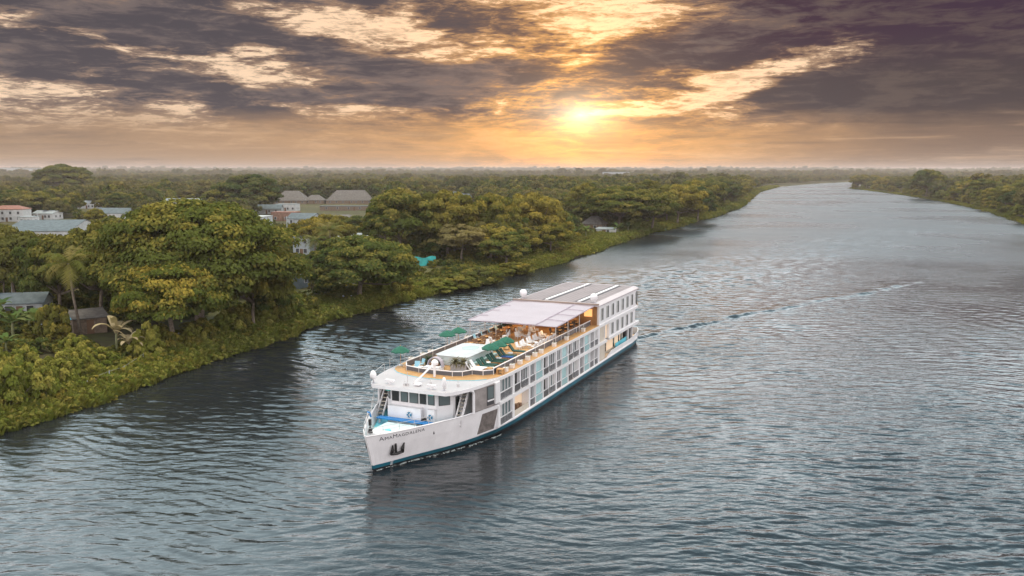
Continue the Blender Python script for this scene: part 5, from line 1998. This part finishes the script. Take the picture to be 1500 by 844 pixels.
# ---- whirlpool
b = SB()
b.prism([(16.0, -2.3), (16.0, .8), (16.3, 1.05), (22.4, 1.05), (22.7, .75), (22.7, -2.3), (22.4, -2.6), (16.3, -2.6)], 5.976, 6.90)
wp = sh('whirlpool', b, mat('pool_shell', (.60, .70, .72), .4, var=.06, scale=.6))
sh('deck_top', SB().prism([(15.9, -2.3), (15.9, .85), (16.25, 1.17), (22.45, 1.17), (22.8, .85), (22.8, -2.3), (22.45, -2.72), (16.25, -2.72)], 6.902, 6.97), mat('pool_deck_white', (.46, .49, .51), .5, var=.08, scale=1), wp)
b = SB()
b.prism([(20.6 + 1.1 * math.cos(a * .3927), -.8 + .9 * math.sin(a * .3927)) for a in range(16)], 6.972, 6.98)
sh('pool_water', b, P_POOL, wp)
sh('step', SB().box(16.4, 22.4, 1.18, 1.6, 5.976, 6.25), mat('teal_step', (.32, .50, .52), .5), wp)

# ---- canopy, bar and posts
nx_, ny_ = 14, 8
b = SB()
for lay in (0, 1):
    for i in range(nx_ + 1):
        for j in range(ny_ + 1):
            s = 30.2 + 13.6 * i / nx_
            p = -6.1 + 11.6 * j / ny_
            z = 8.12 + .035 * (s - 30.2) + .12 * math.sin(math.pi * j / ny_) - .05 * abs(math.sin(math.pi * i / nx_ * 3.5)) - .05 * math.sin(math.pi * j / ny_ * 4) ** 2 - lay * .05
            b.v.append((s, p, z))
n1 = (nx_ + 1) * (ny_ + 1)
for lay in (0, 1):
    for i in range(nx_):
        for j in range(ny_):
            q = [lay * n1 + i * (ny_ + 1) + j, lay * n1 + i * (ny_ + 1) + j + 1, lay * n1 + (i + 1) * (ny_ + 1) + j + 1, lay * n1 + (i + 1) * (ny_ + 1) + j]
            b.face(q if lay == 0 else q[::-1])
rim = [i * (ny_ + 1) for i in range(nx_ + 1)] + [nx_ * (ny_ + 1) + j for j in range(1, ny_ + 1)] + [i * (ny_ + 1) + ny_ for i in range(nx_ - 1, -1, -1)] + [j for j in range(ny_ - 1, 0, -1)]
for a, c in zip(rim, rim[1:] + rim[:1]):
    b.face([a, c, n1 + c, n1 + a])
can = sh('canopy', b, P_CANVAS)
b = SB()
for p in (-6.0, 2.9, 5.4):
    zf = lambda s: 8.14 + .035 * (s - 30.2)
    b.tube([(30.3, p, zf(30.3) + (.1 if p == 2.9 else -.02)), (43.6, p, zf(43.6) + (.1 if p == 2.9 else -.02))], .05, 6)
for s in (33.4, 36.8, 40.2):
    b.tube([(s, 2.9, 8.25 + .035 * (s - 30.2)), (s, 5.4, 8.15 + .035 * (s - 30.2))], .04, 6)
    b.tube([(s, -6.0, 8.15 + .035 * (s - 30.2)), (s, -4.8, 8.2 + .035 * (s - 30.2))], .04, 6)
b.tube([(30.25, -6.1, 8.08), (30.25, 5.45, 8.08)], .045, 6)
sh('frame', b, mat('mauve_frame', (.42, .36, .42), .5), can)
for s in (30.5, 34.6, 38.7):
    for p in (-5.85, 5.25):
        sh('canopy_post', SB().tube([(s, p, 5.96), (s, p, 8.1 + .035 * (s - 30.2))], .05, 6), P_STEEL)
for p in (-2.4, 1.9):
    sh('canopy_post', SB().tube([(30.5, p, 5.96), (30.5, p, 8.1)], .05, 6), P_STEEL)
sh('canopy_post', SB().tube([(27.0, -5.9, 5.96), (27.0, -5.9, 8.6)], .035, 6), P_STEEL)
sh('bar_wall', SB().box(44.15, 44.38, -5.7, 5.7, 5.976, 8.5), P_BROWN)
for p in (-4.6, 4.55):
    sh('lit_picture', SB().box(44.09, 44.145, p - .55, p + .55, 7.1, 8.1), P_LIT)
sh('bar_doorway', SB().box(44.10, 44.148, -2.4, -1.5, 5.98, 8.0), P_DARK)  # near-black sheet painted for the dark inside
b = SB()
b.box(40.4, 41.2, -3.6, 2.6, 5.976, 7.0)
bc = sh('bar_counter', b, P_BROWN)
sh('counter_top', SB().box(40.25, 41.3, -3.75, 2.75, 7.002, 7.08), P_WOODL, bc)
sh('back_bar', SB().box(43.3, 44.08, -4.2, 3.4, 5.976, 6.9), P_WOODL)
for p in (-3.2, -.9, .6, 2.4):
    sh('back_bar_shelf', SB().box(43.6, 44.09, p - .55, p + .55, 6.92, 7.9), P_BROWN)
for s, p in ((34.0, -3.2), (34.0, 2.6), (39.3, -3.2), (39.3, 2.6), (42.4, 0)):
    lp = sh('ceiling_lamp', SB().lathe([(.05, .3), (.22, .06), (.26, 0), (.24, -.02)], 12, (s, p, 7.9)), mat('lamp_glow', (1, .8, .5), .5, emit=(1, .62, .25, 4)))
    ld = bpy.data.lights.new('canopy_light', 'POINT')
    ld.energy = 130
    ld.color = (1.0, .60, .26)
    ld.shadow_soft_size = .35
    lo = bpy.data.objects.new('canopy_light', ld)
    C.objects.link(lo)
    lo.parent = lp
    lo.location = (s, -p, 7.8)

# ---- stern block
SBK = (44.4, 62.5)
b = SB()
b.box(44.4, 62.5, -5.95, 5.95, 5.62, 8.5)
b.box(48.8, 61.6, -5.95, 5.95, 3.3, 5.618)
b.box(61.6, 62.9, -5.4, 5.4, 3.3, 5.618)
sh('stern_block', b, P_WHITE)
b = SB()
b.box(44.4, 48.78, -5.5, 5.5, 3.5, 5.61)
b.box(44.4, 57.5, -5.3, 5.3, 1.03, 3.29)
sh('stern_inner_wall', b, P_CREAM)
b = SB()
for side in (1, -1):
    b.box(44.4, 62.7, side * 6.0 - .09, side * 6.0 + .09, 5.62, 5.97)
    b.box(48.6, 63.2, side * 6.0 - .10, side * 6.0 + .10, 3.25, 3.62)
b.box(62.5, 63.2, -5.9, 5.9, 3.28, 3.6)
sh('stern_band', b, P_WHITE)
for k in range(8):
    s = 45.15 + k * 2.34
    f = sh('stern_window', SB().box(s, s + 1.0, 5.952, 5.985, 6.45, 8.05), P_CURT)
    sh('pane', SB().box(s + .58, s + .98, 5.986, 6.0, 6.48, 8.02), P_GLASSD, f)
for k in range(5):
    s = 49.75 + k * 2.35
    f = sh('stern_window', SB().box(s, s + 1.0, 5.952, 5.985, 3.85, 5.42), P_CURT)
    sh('pane', SB().box(s + .58, s + .98, 5.986, 6.0, 3.88, 5.39), P_GLASSD, f)
sh('curtain_panel', SB().box(44.55, 46.9, 5.86, 5.9, 3.56, 5.6), P_CREAM)
sh('lit_curtain_panel', SB().box(47.05, 48.7, 5.62, 5.66, 3.56, 5.6), P_LITW)
sh('curtain_panel', SB().box(44.55, 47.3, 5.86, 5.9, 1.05, 3.22), P_CREAM)
pier(48.72, 48.85, 3.55, 5.62, 1, 5.5, 6.0)
pier(46.92, 47.04, 3.55, 5.62, 1, 5.5, 6.0)
for s0, s1, m_ in ((47.4, 48.4, P_GLASSD), (49.1, 49.5, P_GLASSD), (49.7, 52.6, P_LITW), (52.75, 53.2, P_GLASSD), (53.4, 55.1, P_LITW), (55.2, 55.7, P_GLASSD), (55.8, 56.2, P_LITW), (56.3, 56.9, P_GLASSD)):
    sh('gallery_window', SB().box(s0, s1, 5.305, 5.345, 1.5, 3.15), m_)
sh('gallery_step', SB().box(47.3, 48.6, 5.4, 5.95, 1.04, 1.45), P_TEAK2)
sh('gallery_rail', SB().tube([(53, 5.6, 1.9), (58.5, 5.6, 1.95)], .05, 6).box(53, 58.5, 5.57, 5.6, 1.3, 1.85), P_CYAN)
for s in (58.6, 60.6):
    pier(s, s + .25, 1.03, 3.3, 1, 5.6, 5.85)
    pier(s, s + .25, 1.03, 3.3, -1, 5.6, 5.85)
sh('stern_shade_block', SB().box(58.9, 62.4, -5.2, 5.2, 1.04, 3.27), P_DARK)  # solid block painted near-black for the shade inside the open gallery
b = SB()
b.box(62.52, 64.0, 3.9, 5.7, 5.66, 5.76).box(62.6, 62.72, 4.2, 5.6, 5.77, 6.6).box(62.55, 63.9, 5.55, 5.65, 5.77, 6.5)
sh('stern_balcony', b, P_TEAK2)
sh('stern_door', SB().box(62.0, 62.4, 5.952, 5.99, 6.2, 8.2), P_GLASSD)
# roof: a shallow tray with a chamfered edge and four raised ducts
b = SB()
prof = [(-6.1, 8.48), (6.1, 8.48), (6.1, 8.62), (5.35, 8.86), (-5.35, 8.86), (-6.1, 8.62)]
b.xprism(prof, 43.9, 62.9)
rf = sh('stern_roof', b, mat('white_roof_edge', (.50, .455, .48), .6, var=.06, scale=.4))
sh('roof_sheet', SB().box(44.3, 62.4, -5.25, 5.25, 8.862, 8.885), P_ROOF, rf)
for pc in (-1.5, 3.1):
    sh('roof_duct', SB().box(44.5, 62.0, pc - .2, pc + .2, 8.886, 8.98), P_WHITE, rf)
    for e in (-.42, .42):
        sh('roof_groove', SB().box(44.5, 62.0, pc + e - .2, pc + e + .2, 8.886, 8.90), mat('dark_groove', (.06, .055, .065), .7), rf)
sh('roof_front_beam', SB().box(43.8, 43.98, -6.1, 6.1, 8.70, 8.87), mat('brown_beam', (.30, .23, .19), .7), rf)
b = SB()
b.box(55.6, 55.7, -.05, .05, 8.886, 9.5)
sh('aerial', b, P_STEEL, rf)
for s, p in ((44.9, -5.0), (44.9, 5.05)):
    b = SB()
    b.lathe([(.28, 0), (.24, .2), (.34, .3), (.46, .5), (.5, .75), (.42, 1.0), (.25, 1.15), (.04, 1.2)], 16, (s, p, 8.87))
    sh('satellite_dome', b, P_WHITE, smooth=True)


# ---------------------------------------------------------------- loose things on the ship's decks
def at_ship(name, s, p, z, ang, label, cat, group=None):
    """a thing standing on the ship; its local x points to the bow for ang 0, turning to port"""
    r = empty(name, W(s, p, z), SHIP_RZ + math.pi + R(ang))
    return tag(r, label, cat, group)


DECK = 5.976

# parasols
def parasol():
    r = empty('parasol')
    MB().lathe([(.30, 0), (.30, .07), (.06, .11)], 12).build('base', P_STEEL, r)
    MB().tube([(0, 0, .05), (0, 0, 2.42)], .03, 8).build('pole', P_WOODL, r)
    b = MB()
    n = 8
    R0 = 1.28
    b.v.append((0, 0, 2.48))
    b.v.append((0, 0, 2.43))
    for i in range(n * 2):
        t = math.pi * i / n
        rr = R0 if i % 2 == 0 else R0 * .90
        zz = 1.82 if i % 2 == 0 else 1.87
        b.v.append((rr * .55 * math.cos(t), rr * .55 * math.sin(t), 2.20 + (.0 if i % 2 == 0 else -.015)))
        b.v.append((rr * math.cos(t), rr * math.sin(t), zz))
        b.v.append((rr * math.cos(t), rr * math.sin(t), zz - .13))
        b.v.append((rr * .97 * math.cos(t), rr * .97 * math.sin(t), zz - .03))
    for i in range(n * 2):
        j = (i + 1) % (n * 2)
        a, c = 2 + i * 4, 2 + j * 4
        b.face([0, a, c])
        b.face([a, a + 1, c + 1, c])
        b.face([a + 1, a + 2, c + 2, c + 1])
        b.face([1, c + 3, a + 3])
    b.build('canopy', P_GREEN, r)
    MB().lathe([(.05, 2.46), (.05, 2.54), (.01, 2.6)], 8).build('finial', P_WOODL, r)
    return r


pr = parasol()
for k, (s, p, lab) in enumerate(((13.9, -5.55, 'green parasol standing alone at the forward starboard corner of the sun deck'),
                                 (23.6, -5.3, 'green parasol on the far deck edge nearer the whirlpool of the overlapping pair'),
                                 (25.9, -5.05, 'green parasol on the far deck edge half hidden behind its neighbour'),
                                 (19.0, 2.35, 'green parasol nearest the potted palms in the row of three'),
                                 (20.75, 2.45, 'middle green parasol in the row of three over the loungers'),
                                 (22.9, 2.35, 'aftmost green parasol of the three, beside the open teak deck'))):
    o = pr if k == 0 else copy_tree(pr)
    o.location = W(s, p, DECK)
    o.scale = (.78, .78, .84)
    o.rotation_euler.z = SHIP_RZ + k * .3
    tag(o, lab, 'parasol', 'green parasols on the sun deck')


# sun loungers (head at local -x, feet at +x)
def lounger(cm, blue=False):
    r = empty('sun_lounger')
    MB().box(-.35, .95, -.32, .32, .26, .31).build('frame', P_WOODL, r)
    for x in (-.28, .88):
        for y in (-.27, .27):
            MB().tube([(x, y, 0), (x, y, .262)], .03, 6).build('leg', P_WOODL, r)
    MB().box(-.33, .95, -.31, .31, .312, .40).build('cushion', P_BLUEC if blue else cm, r)
    MB().obox((-.62, 0, .68), (-.27, 0, .34), (0, .31, 0), (.04, 0, .032)).build('backrest', cm, r)
    return r


lg = lounger(P_GREENL)
lb = lounger(P_GREENL, True)
lw = lounger(P_CUSH)
spots = [(15.9, 3.2, lg, 'green sun lounger at the forward end of the port row'), (16.75, 3.2, lg, 'second green sun lounger from the white pair'),
         (18.2, 3.2, lg, 'third green sun lounger, beside a small white table'), (19.05, 3.2, lg, 'fourth green sun lounger under the parasols'),
         (20.7, 3.2, lb, 'green sun lounger with a blue cushion on its seat'), (21.5, 3.2, lg, 'green sun lounger aft of the blue-cushioned one'),
         (23.9, 3.2, lg, 'green sun lounger set apart at the aft end of the row'),
         (14.3, 2.75, lw, 'white and pale blue lounger next to the potted palms'), (15.05, 2.8, lw, 'white lounger between its pale twin and the green ones')]
used = set()
for s, p, proto, lab in spots:
    o = proto if proto.name not in used else copy_tree(proto)
    used.add(proto.name)
    o.location = W(s, p, DECK)
    o.rotation_euler.z = SHIP_RZ - math.pi / 2 + .08
    tag(o, lab, 'sun lounger', 'sun loungers on the port side')


def small_table(m_top, h=.38, r_=.3):
    r = empty('side_table')
    MB().lathe([(r_, h - .04), (r_, h)], 14).build('table_top', m_top, r)
    MB().tube([(0, 0, .02), (0, 0, h - .04)], .035, 8).build('leg', P_STEEL, r)
    MB().lathe([(r_ * .6, 0), (r_ * .6, .03)], 12).build('base', P_STEEL, r)
    return r


tt = small_table(P_CUSH)
for k, (s, p, lab) in enumerate(((17.5, 2.75, 'small white side table between the first and second pairs of green loungers'),
                                 (19.85, 2.9, 'small white side table beside the blue-cushioned lounger'),
                                 (22.6, 3.0, 'small white side table before the lounger set apart aft'),
                                 (15.5, 4.1, 'small white side table at the foot of the pale loungers'),
                                 (12.9, -2.6, 'small white side table by the white daybed'))):
    o = tt if k == 0 else copy_tree(tt)
    o.location = W(s, p, DECK)
    tag(o, lab, 'side table', 'side tables on the sun deck')


# slim white deck chairs with cushions
def deck_chair(c1, fr_):
    r = empty('deck_chair')
    MB().box(-.25, .3, -.3, .3, .34, .44).build('seat', c1, r)
    MB().obox((-.33, 0, .72), (-.09, 0, .3), (0, .3, 0), (.055, 0, .016)).build('backrest', c1, r)
    for y in (-.31, .31):
        MB().box(-.3, .3, y - .03, y + .03, .55, .6).build('armrest', fr_, r)
    for x in (-.27, .27):
        for y in (-.29, .29):
            MB().tube([(x, y, 0), (x, y, .56)], .025, 6).build('leg', fr_, r)
    return r


dc_w = deck_chair(P_CUSH, P_CUSH)
dc_b = deck_chair(P_WICK, P_WOODL)
dc_d = deck_chair(mat('dark_cushion', (.035, .035, .04), .8), P_WICK)
dc_t = deck_chair(P_TEALC, P_CUSH)


def chairs(proto, lst, label, group):
    for s, p, a in lst:
        o = proto if proto.name not in used else copy_tree(proto)
        used.add(proto.name)
        o.location = W(s, p, DECK)
        o.scale = (.84, .84, .80)
        o.rotation_euler.z = SHIP_RZ + math.pi + R(a)
        tag(o, label, 'deck chair', group)


chairs(dc_w, [(26.2 + .95 * k, 2.45 + .12 * (k % 2), 90 + (k * 37) % 16 - 8) for k in range(9)] + [(27.0 + 1.1 * k, 3.95, -90 + (k * 29) % 18 - 9) for k in range(6)],
       'white cushioned deck chair in the long double row before the canopy', 'white deck chairs before the canopy')
chairs(dc_w, [(31.8, -.1, 60), (33.0, -.2, 130), (32.2, .9, -40), (35.6, .3, 80), (36.5, .4, 110)], 'white deck chair among the low tables under the canopy', 'white deck chairs under the canopy')
chairs(dc_w, [(25.0 + 1.5 * k, -1.0 - .35 * (k % 3), (k * 77) % 360) for k in range(10)], 'white deck chair scattered between the starboard tables and the open deck', 'white deck chairs amidships')
chairs(dc_t, [(28.5 + 2.0 * k, -4.0, 90 + 20 * (k % 3)) for k in range(5)], 'pale blue chair against the starboard rail behind the tables', 'pale blue chairs behind the tables')
chairs(dc_b, [(24.3 + 2.1 * k + dx, -2.9 + dy, a) for k in range(6) for dx, dy, a in ((-.75, 0, 0), (.75, 0, 180), (0, .8, -90))],
       'brown wicker chair at a starboard table', 'wicker chairs at the starboard tables')
chairs(dc_d, [(35.8 + 2.0 * k + dx, 3.5 + dy, a) for k in range(4) for dx, dy, a in ((-.7, 0, 0), (.7, 0, 180), (0, -.7, 90))],
       'dark cushioned chair under the port side of the canopy', 'dark chairs under the canopy')
chairs(dc_t, [(13.0, -3.1, 20), (14.2, -3.3, -30)], 'pale blue chair by the forward starboard rail', 'pale blue chairs by the rail')


def dining_table(m_top):
    r = empty('dining_table')
    MB().box(-.42, .42, -.42, .42, .66, .71).build('table_top', m_top, r)
    MB().tube([(0, 0, .02), (0, 0, .66)], .05, 8).build('leg', P_STEEL, r)
    MB().lathe([(.28, 0), (.28, .04)], 12).build('base', P_STEEL, r)
    return r


dt = dining_table(P_WOODL)
for k in range(6):
    o = dt if k == 0 else copy_tree(dt)
    o.location = W(24.3 + 2.1 * k, -2.9, DECK)
    o.rotation_euler.z = SHIP_RZ
    tag(o, 'square teak table in the starboard row of tables with wicker chairs', 'table', 'teak tables along starboard')
for k in range(4):
    o = copy_tree(dt)
    o.location = W(35.8 + 2.0 * k, 3.5, DECK)
    o.rotation_euler.z = SHIP_RZ
    tag(o, 'square teak table with dark chairs under the port side of the canopy', 'table', 'teak tables under the canopy')
for k in range(5):
    o = copy_tree(tt)
    o.location = W(27.4 + 1.9 * k, 3.2, DECK)
    tag(o, 'low white table between the two rows of white deck chairs', 'side table', 'low tables among the white deck chairs')
for k, (s, p) in enumerate(((32.4, .3), (36.1, -.3))):
    o = copy_tree(tt)
    o.location = W(s, p, DECK)
    tag(o, ('low white table near the open edge of the canopy', 'low white table deeper under the canopy, nearer the bar')[k], 'side table')


def stool():
    r = empty('bar_stool')
    MB().lathe([(.17, .68), (.19, .71), (.17, .75)], 12).build('seat', P_CUSH, r)
    for x, y in ((-.14, -.14), (.14, -.14), (.14, .14), (-.14, .14)):
        MB().tube([(x * 1.25, y * 1.25, 0), (x, y, .68)], .022, 6).build('leg', P_WOODL, r)
    return r


so = stool()
for k in range(6):
    o = so if k == 0 else copy_tree(so)
    o.location = W(39.75, -3.1 + 1.0 * k, DECK)
    tag(o, 'light bar stool at the brown bar counter', 'bar stool', 'bar stools at the counter')


# teak cube tables by the port rail, and a small teak table on the open deck
def cube_stool():
    r = empty('teak_stool')
    MB().box(-.34, .34, -.34, .34, .46, .54).build('seat', P_WOODL, r)
    for x in (-.28, .28):
        for y in (-.28, .28):
            MB().box(x - .06, x + .06, y - .06, y + .06, 0, .459).build('leg', P_WOODL, r)
    MB().box(-.22, .22, -.30, -.27, .12, .4).box(-.22, .22, .27, .30, .12, .4).build('side_slats', P_WOODL, r)
    return r


cs = cube_stool()
for k, (s, p, lab) in enumerate(((14.6, 4.35, 'orange teak cube stool just inside the port glass rail'), (14.75, 5.45, 'orange teak cube stool outside the glass rail on the deck edge'),
                                 (25.6, 1.2, 'small teak stool standing alone on the open teak deck'), (24.3, .2, 'small teak stool behind the aftmost parasol'))):
    o = cs if k == 0 else copy_tree(cs)
    o.location = W(s, p, DECK)
    o.rotation_euler.z = SHIP_RZ + .2 * k
    tag(o, lab, 'stool')


# white planter boxes outside the rails
def planter():
    r = empty('planter_box')
    b = MB()
    b.prism([(-.24, -.2), (.24, -.2), (.24, .2), (-.24, .2)], 0, .40)
    b.build('box', mat('cream_planter', (.80, .72, .64), .6), r)
    MB().box(-.26, .26, -.22, .22, .402, .44).build('rim', P_CUSH, r)
    b = MB()
    rg_ = random.Random(3)
    for i in range(26):
        a, q = rg_.uniform(0, 6.28), rg_.random() * .17
        b.tube([(q * math.cos(a), q * math.sin(a), .44), (q * 1.5 * math.cos(a), q * 1.5 * math.sin(a), .44 + rg_.uniform(.03, .11))], .022, 3, r1=.004)
    b.build('plants', mat('box_plants', (.20, .16, .07), .9), r)
    return r


pb = planter()
for k, s in enumerate((15.9, 17.5, 19.5, 21.6, 23.6, 25.4, 29.4, 33.5, 39.5)):
    o = pb if k == 0 else copy_tree(pb)
    o.location = W(s, 5.5, DECK)
    o.rotation_euler.z = SHIP_RZ
    tag(o, 'cream planter box outside the port glass rail', 'planter', 'planter boxes along the port deck edge')
for k, s in enumerate((16.0, 18.5, 20.2, 25.5, 29.0, 33.0, 37.0, 41.0)):
    o = copy_tree(pb)
    o.location = W(s, -5.55, DECK)
    o.rotation_euler.z = SHIP_RZ
    tag(o, 'cream planter box on the far starboard deck edge', 'planter', 'planter boxes along the starboard deck edge')

# potted palms in one grey trough, and dark bushes beside the whirlpool
tr_ = at_ship('plant_trough', 14.25, 1.15, DECK, 90, 'grey trough with two brown-green palms in front of the whirlpool', 'plant trough')
MB().box(-.9, .9, -.32, .32, 0, .72).build('trough', mat('grey_trough', (.40, .41, .43), .7, var=.1), tr_)


def tuft(parent, x, y, z, h, n, seed, m_, name='palm'):
    rng = np.random.default_rng(seed)
    V, Q = [], []
    for i in range(n):
        az, e = rng.uniform(0, 6.28), rng.uniform(.2, 1.5)
        p_ = np.array([x, y, z])
        L_ = h * rng.uniform(.7, 1.1)
        sd = np.array([-math.sin(az), math.cos(az), 0]) * .05 * h
        pr_ = None
        for k in range(5):
            b0 = len(V)
            w_ = math.sin(math.pi * (.15 + .8 * k / 4))
            V.extend([p_ - sd * w_, p_ + sd * w_])
            if pr_ is not None:
                Q.append([pr_, pr_ + 1, b0 + 1, b0])
            pr_ = b0
            p_ = p_ + L_ / 4 * np.array([math.cos(az) * math.cos(e), math.sin(az) * math.cos(e), math.sin(e)])
            e -= .45
    me = np_mesh(name, np.array(V), np.array(Q))
    return link(name, me, m_, parent)


P_PALMB = mat('brown_green_fronds', (.10, .085, .03), .8, var=.4, scale=3)
P_PALMG = mat('dark_green_fronds', (.030, .055, .018), .8, var=.4, scale=3)
tuft(tr_, -.45, 0, .7, 1.15, 80, 1, P_PALMB)
tuft(tr_, .5, 0, .7, 1.05, 80, 2, P_PALMB)


def pot(name, s, p, h, m_, seed, lab):
    r = at_ship(name, s, p, DECK, 0, lab, 'pot plant')
    MB().lathe([(.2, 0), (.3, .42), (.33, .46), (.26, .46)], 12).build('pot', P_DARK, r)
    tuft(r, 0, 0, .44, h, 90, seed, m_, 'foliage')
    return r


pot('potted_bush', 14.3, -1.35, 1.0, P_PALMG, 4, 'dark green bush in a pot beside the white daybed, nearer the viewer')
pot('potted_bush', 15.0, -2.9, 1.05, P_PALMG, 5, 'dark green bush in a pot behind the white daybed by the starboard rail')
pot('potted_palm', 37.0, -4.0, 1.5, P_PALMG, 6, 'dark potted palm under the far edge of the canopy')

# white daybed with a rolled hood
db = at_ship('daybed', 12.95, -1.15, DECK, 0, 'white daybed with an arched hood behind the front glass rail', 'daybed')
MB().box(-.6, .6, -.85, .85, .1, .42).build('base', P_CUSH, db)
MB().box(-.55, .6, -.8, .8, .425, .55).build('mattress', P_CUSH, db)
b = MB()
b.xprism([(y * .9, .45 + .95 * math.sqrt(max(0, 1 - y * y))) for y in [-1 + .2 * i for i in range(11)]] + [(y * .82, .45 + .86 * math.sqrt(max(0, 1 - y * y))) for y in [1 - .2 * i for i in range(11)]], -.75, -.2)
b.build('hood', P_CANVAS, db)
for y in (-.35, .35):
    MB().obox((-.2, y, .68), (.08, 0, .1), (0, .22, 0), (.05, 0, -.04)).build('pillow', P_WICK, db)


# life rings on the lockers
def ring(s, p, z, lab):
    r = empty('life_ring', W(s, p, z), SHIP_RZ + math.pi)
    tag(r, lab, 'life ring', 'life rings before the wheelhouse')
    b = MB()
    n, m_ = 20, 8
    for i in range(n):
        t = 2 * math.pi * i / n
        for j in range(m_):
            u = 2 * math.pi * j / m_
            rr = .19 + .075 * math.cos(u)
            b.v.append((.075 * math.sin(u), rr * math.cos(t), rr * math.sin(t)))
    for i in range(n):
        for j in range(m_):
            b.face([i * m_ + j, i * m_ + (j + 1) % m_, ((i + 1) % n) * m_ + (j + 1) % m_, ((i + 1) % n) * m_ + j], 0)
    b.build('ring', mat('ring_blue', (.02, .20, .34), .5), r, smooth=True)
    for k in range(4):
        b = MB()
        t = math.pi / 4 + k * math.pi / 2
        b.obox((0, .23 * math.cos(t), .23 * math.sin(t)), (.095, 0, 0), (0, .09 * math.cos(t), .09 * math.sin(t)), (0, -.035 * math.sin(t), .035 * math.cos(t)))
        b.build('band', P_CUSH, r)


ring(6.5, -.2, 3.30, 'blue life ring on the wide white locker')
ring(6.65, 1.95, 3.25, 'blue life ring on the narrow white locker')

# white foam along the hull
def foam_strip(name, pts, w, label):
    b = MB()
    rg_ = random.Random(len(pts))
    top, bot = [], []
    for i, (s, p) in enumerate(pts):
        ww = w * (.35 + rg_.random()) * math.sin(math.pi * (i + .5) / len(pts))
        top.append(W(s, p - ww * .5, .07))
        bot.append(W(s, p + ww * .5, .05))
    i0 = 0
    for i in range(len(pts)):
        b.v += [tuple(top[i]), tuple(bot[i]), tuple(top[i] - Vector((0, 0, .3))), tuple(bot[i] - Vector((0, 0, .3)))]
    for i in range(len(pts) - 1):
        a, c = i * 4, (i + 1) * 4
        b.face([a, c, c + 1, a + 1])
        b.face([a + 1, c + 1, c + 3, a + 3])
        b.face([a + 2, c + 2, c, a])
    if 'broken_foam' not in MATS:
        fm = bpy.data.materials.new('broken_foam')
        fm.use_nodes = True
        t = fm.node_tree
        g = NG(t)
        pb_ = t.nodes['Principled BSDF']
        pb_.inputs['Base Color'].default_value = (.42, .47, .45, 1)
        pb_.inputs['Roughness'].default_value = .6
        tc = g.node('ShaderNodeTexCoord')
        t.links.new(g.smooth(g.noise(tc.outputs['Object'], 2.2, 6, .65, .6), .46, .62), pb_.inputs['Alpha'])
        MATS['broken_foam'] = fm
    o = b.build(name, MATS['broken_foam'])
    tag(o, label, 'foam', kind='stuff')


rgf = random.Random(2)
foam_strip('foam', [(t * .4 + .1, np.interp(t * .4, T0, W0) + .18 + .05 * rgf.random() + .010 * t) for t in range(36)], .24, 'thin white foam line close along the port bow of the ship')
foam_strip('foam', [(t * .4 + .1, -np.interp(t * .4, T0, W0) - .2 - .02 * t) for t in range(20)], .3, 'foam on the far side of the bow')
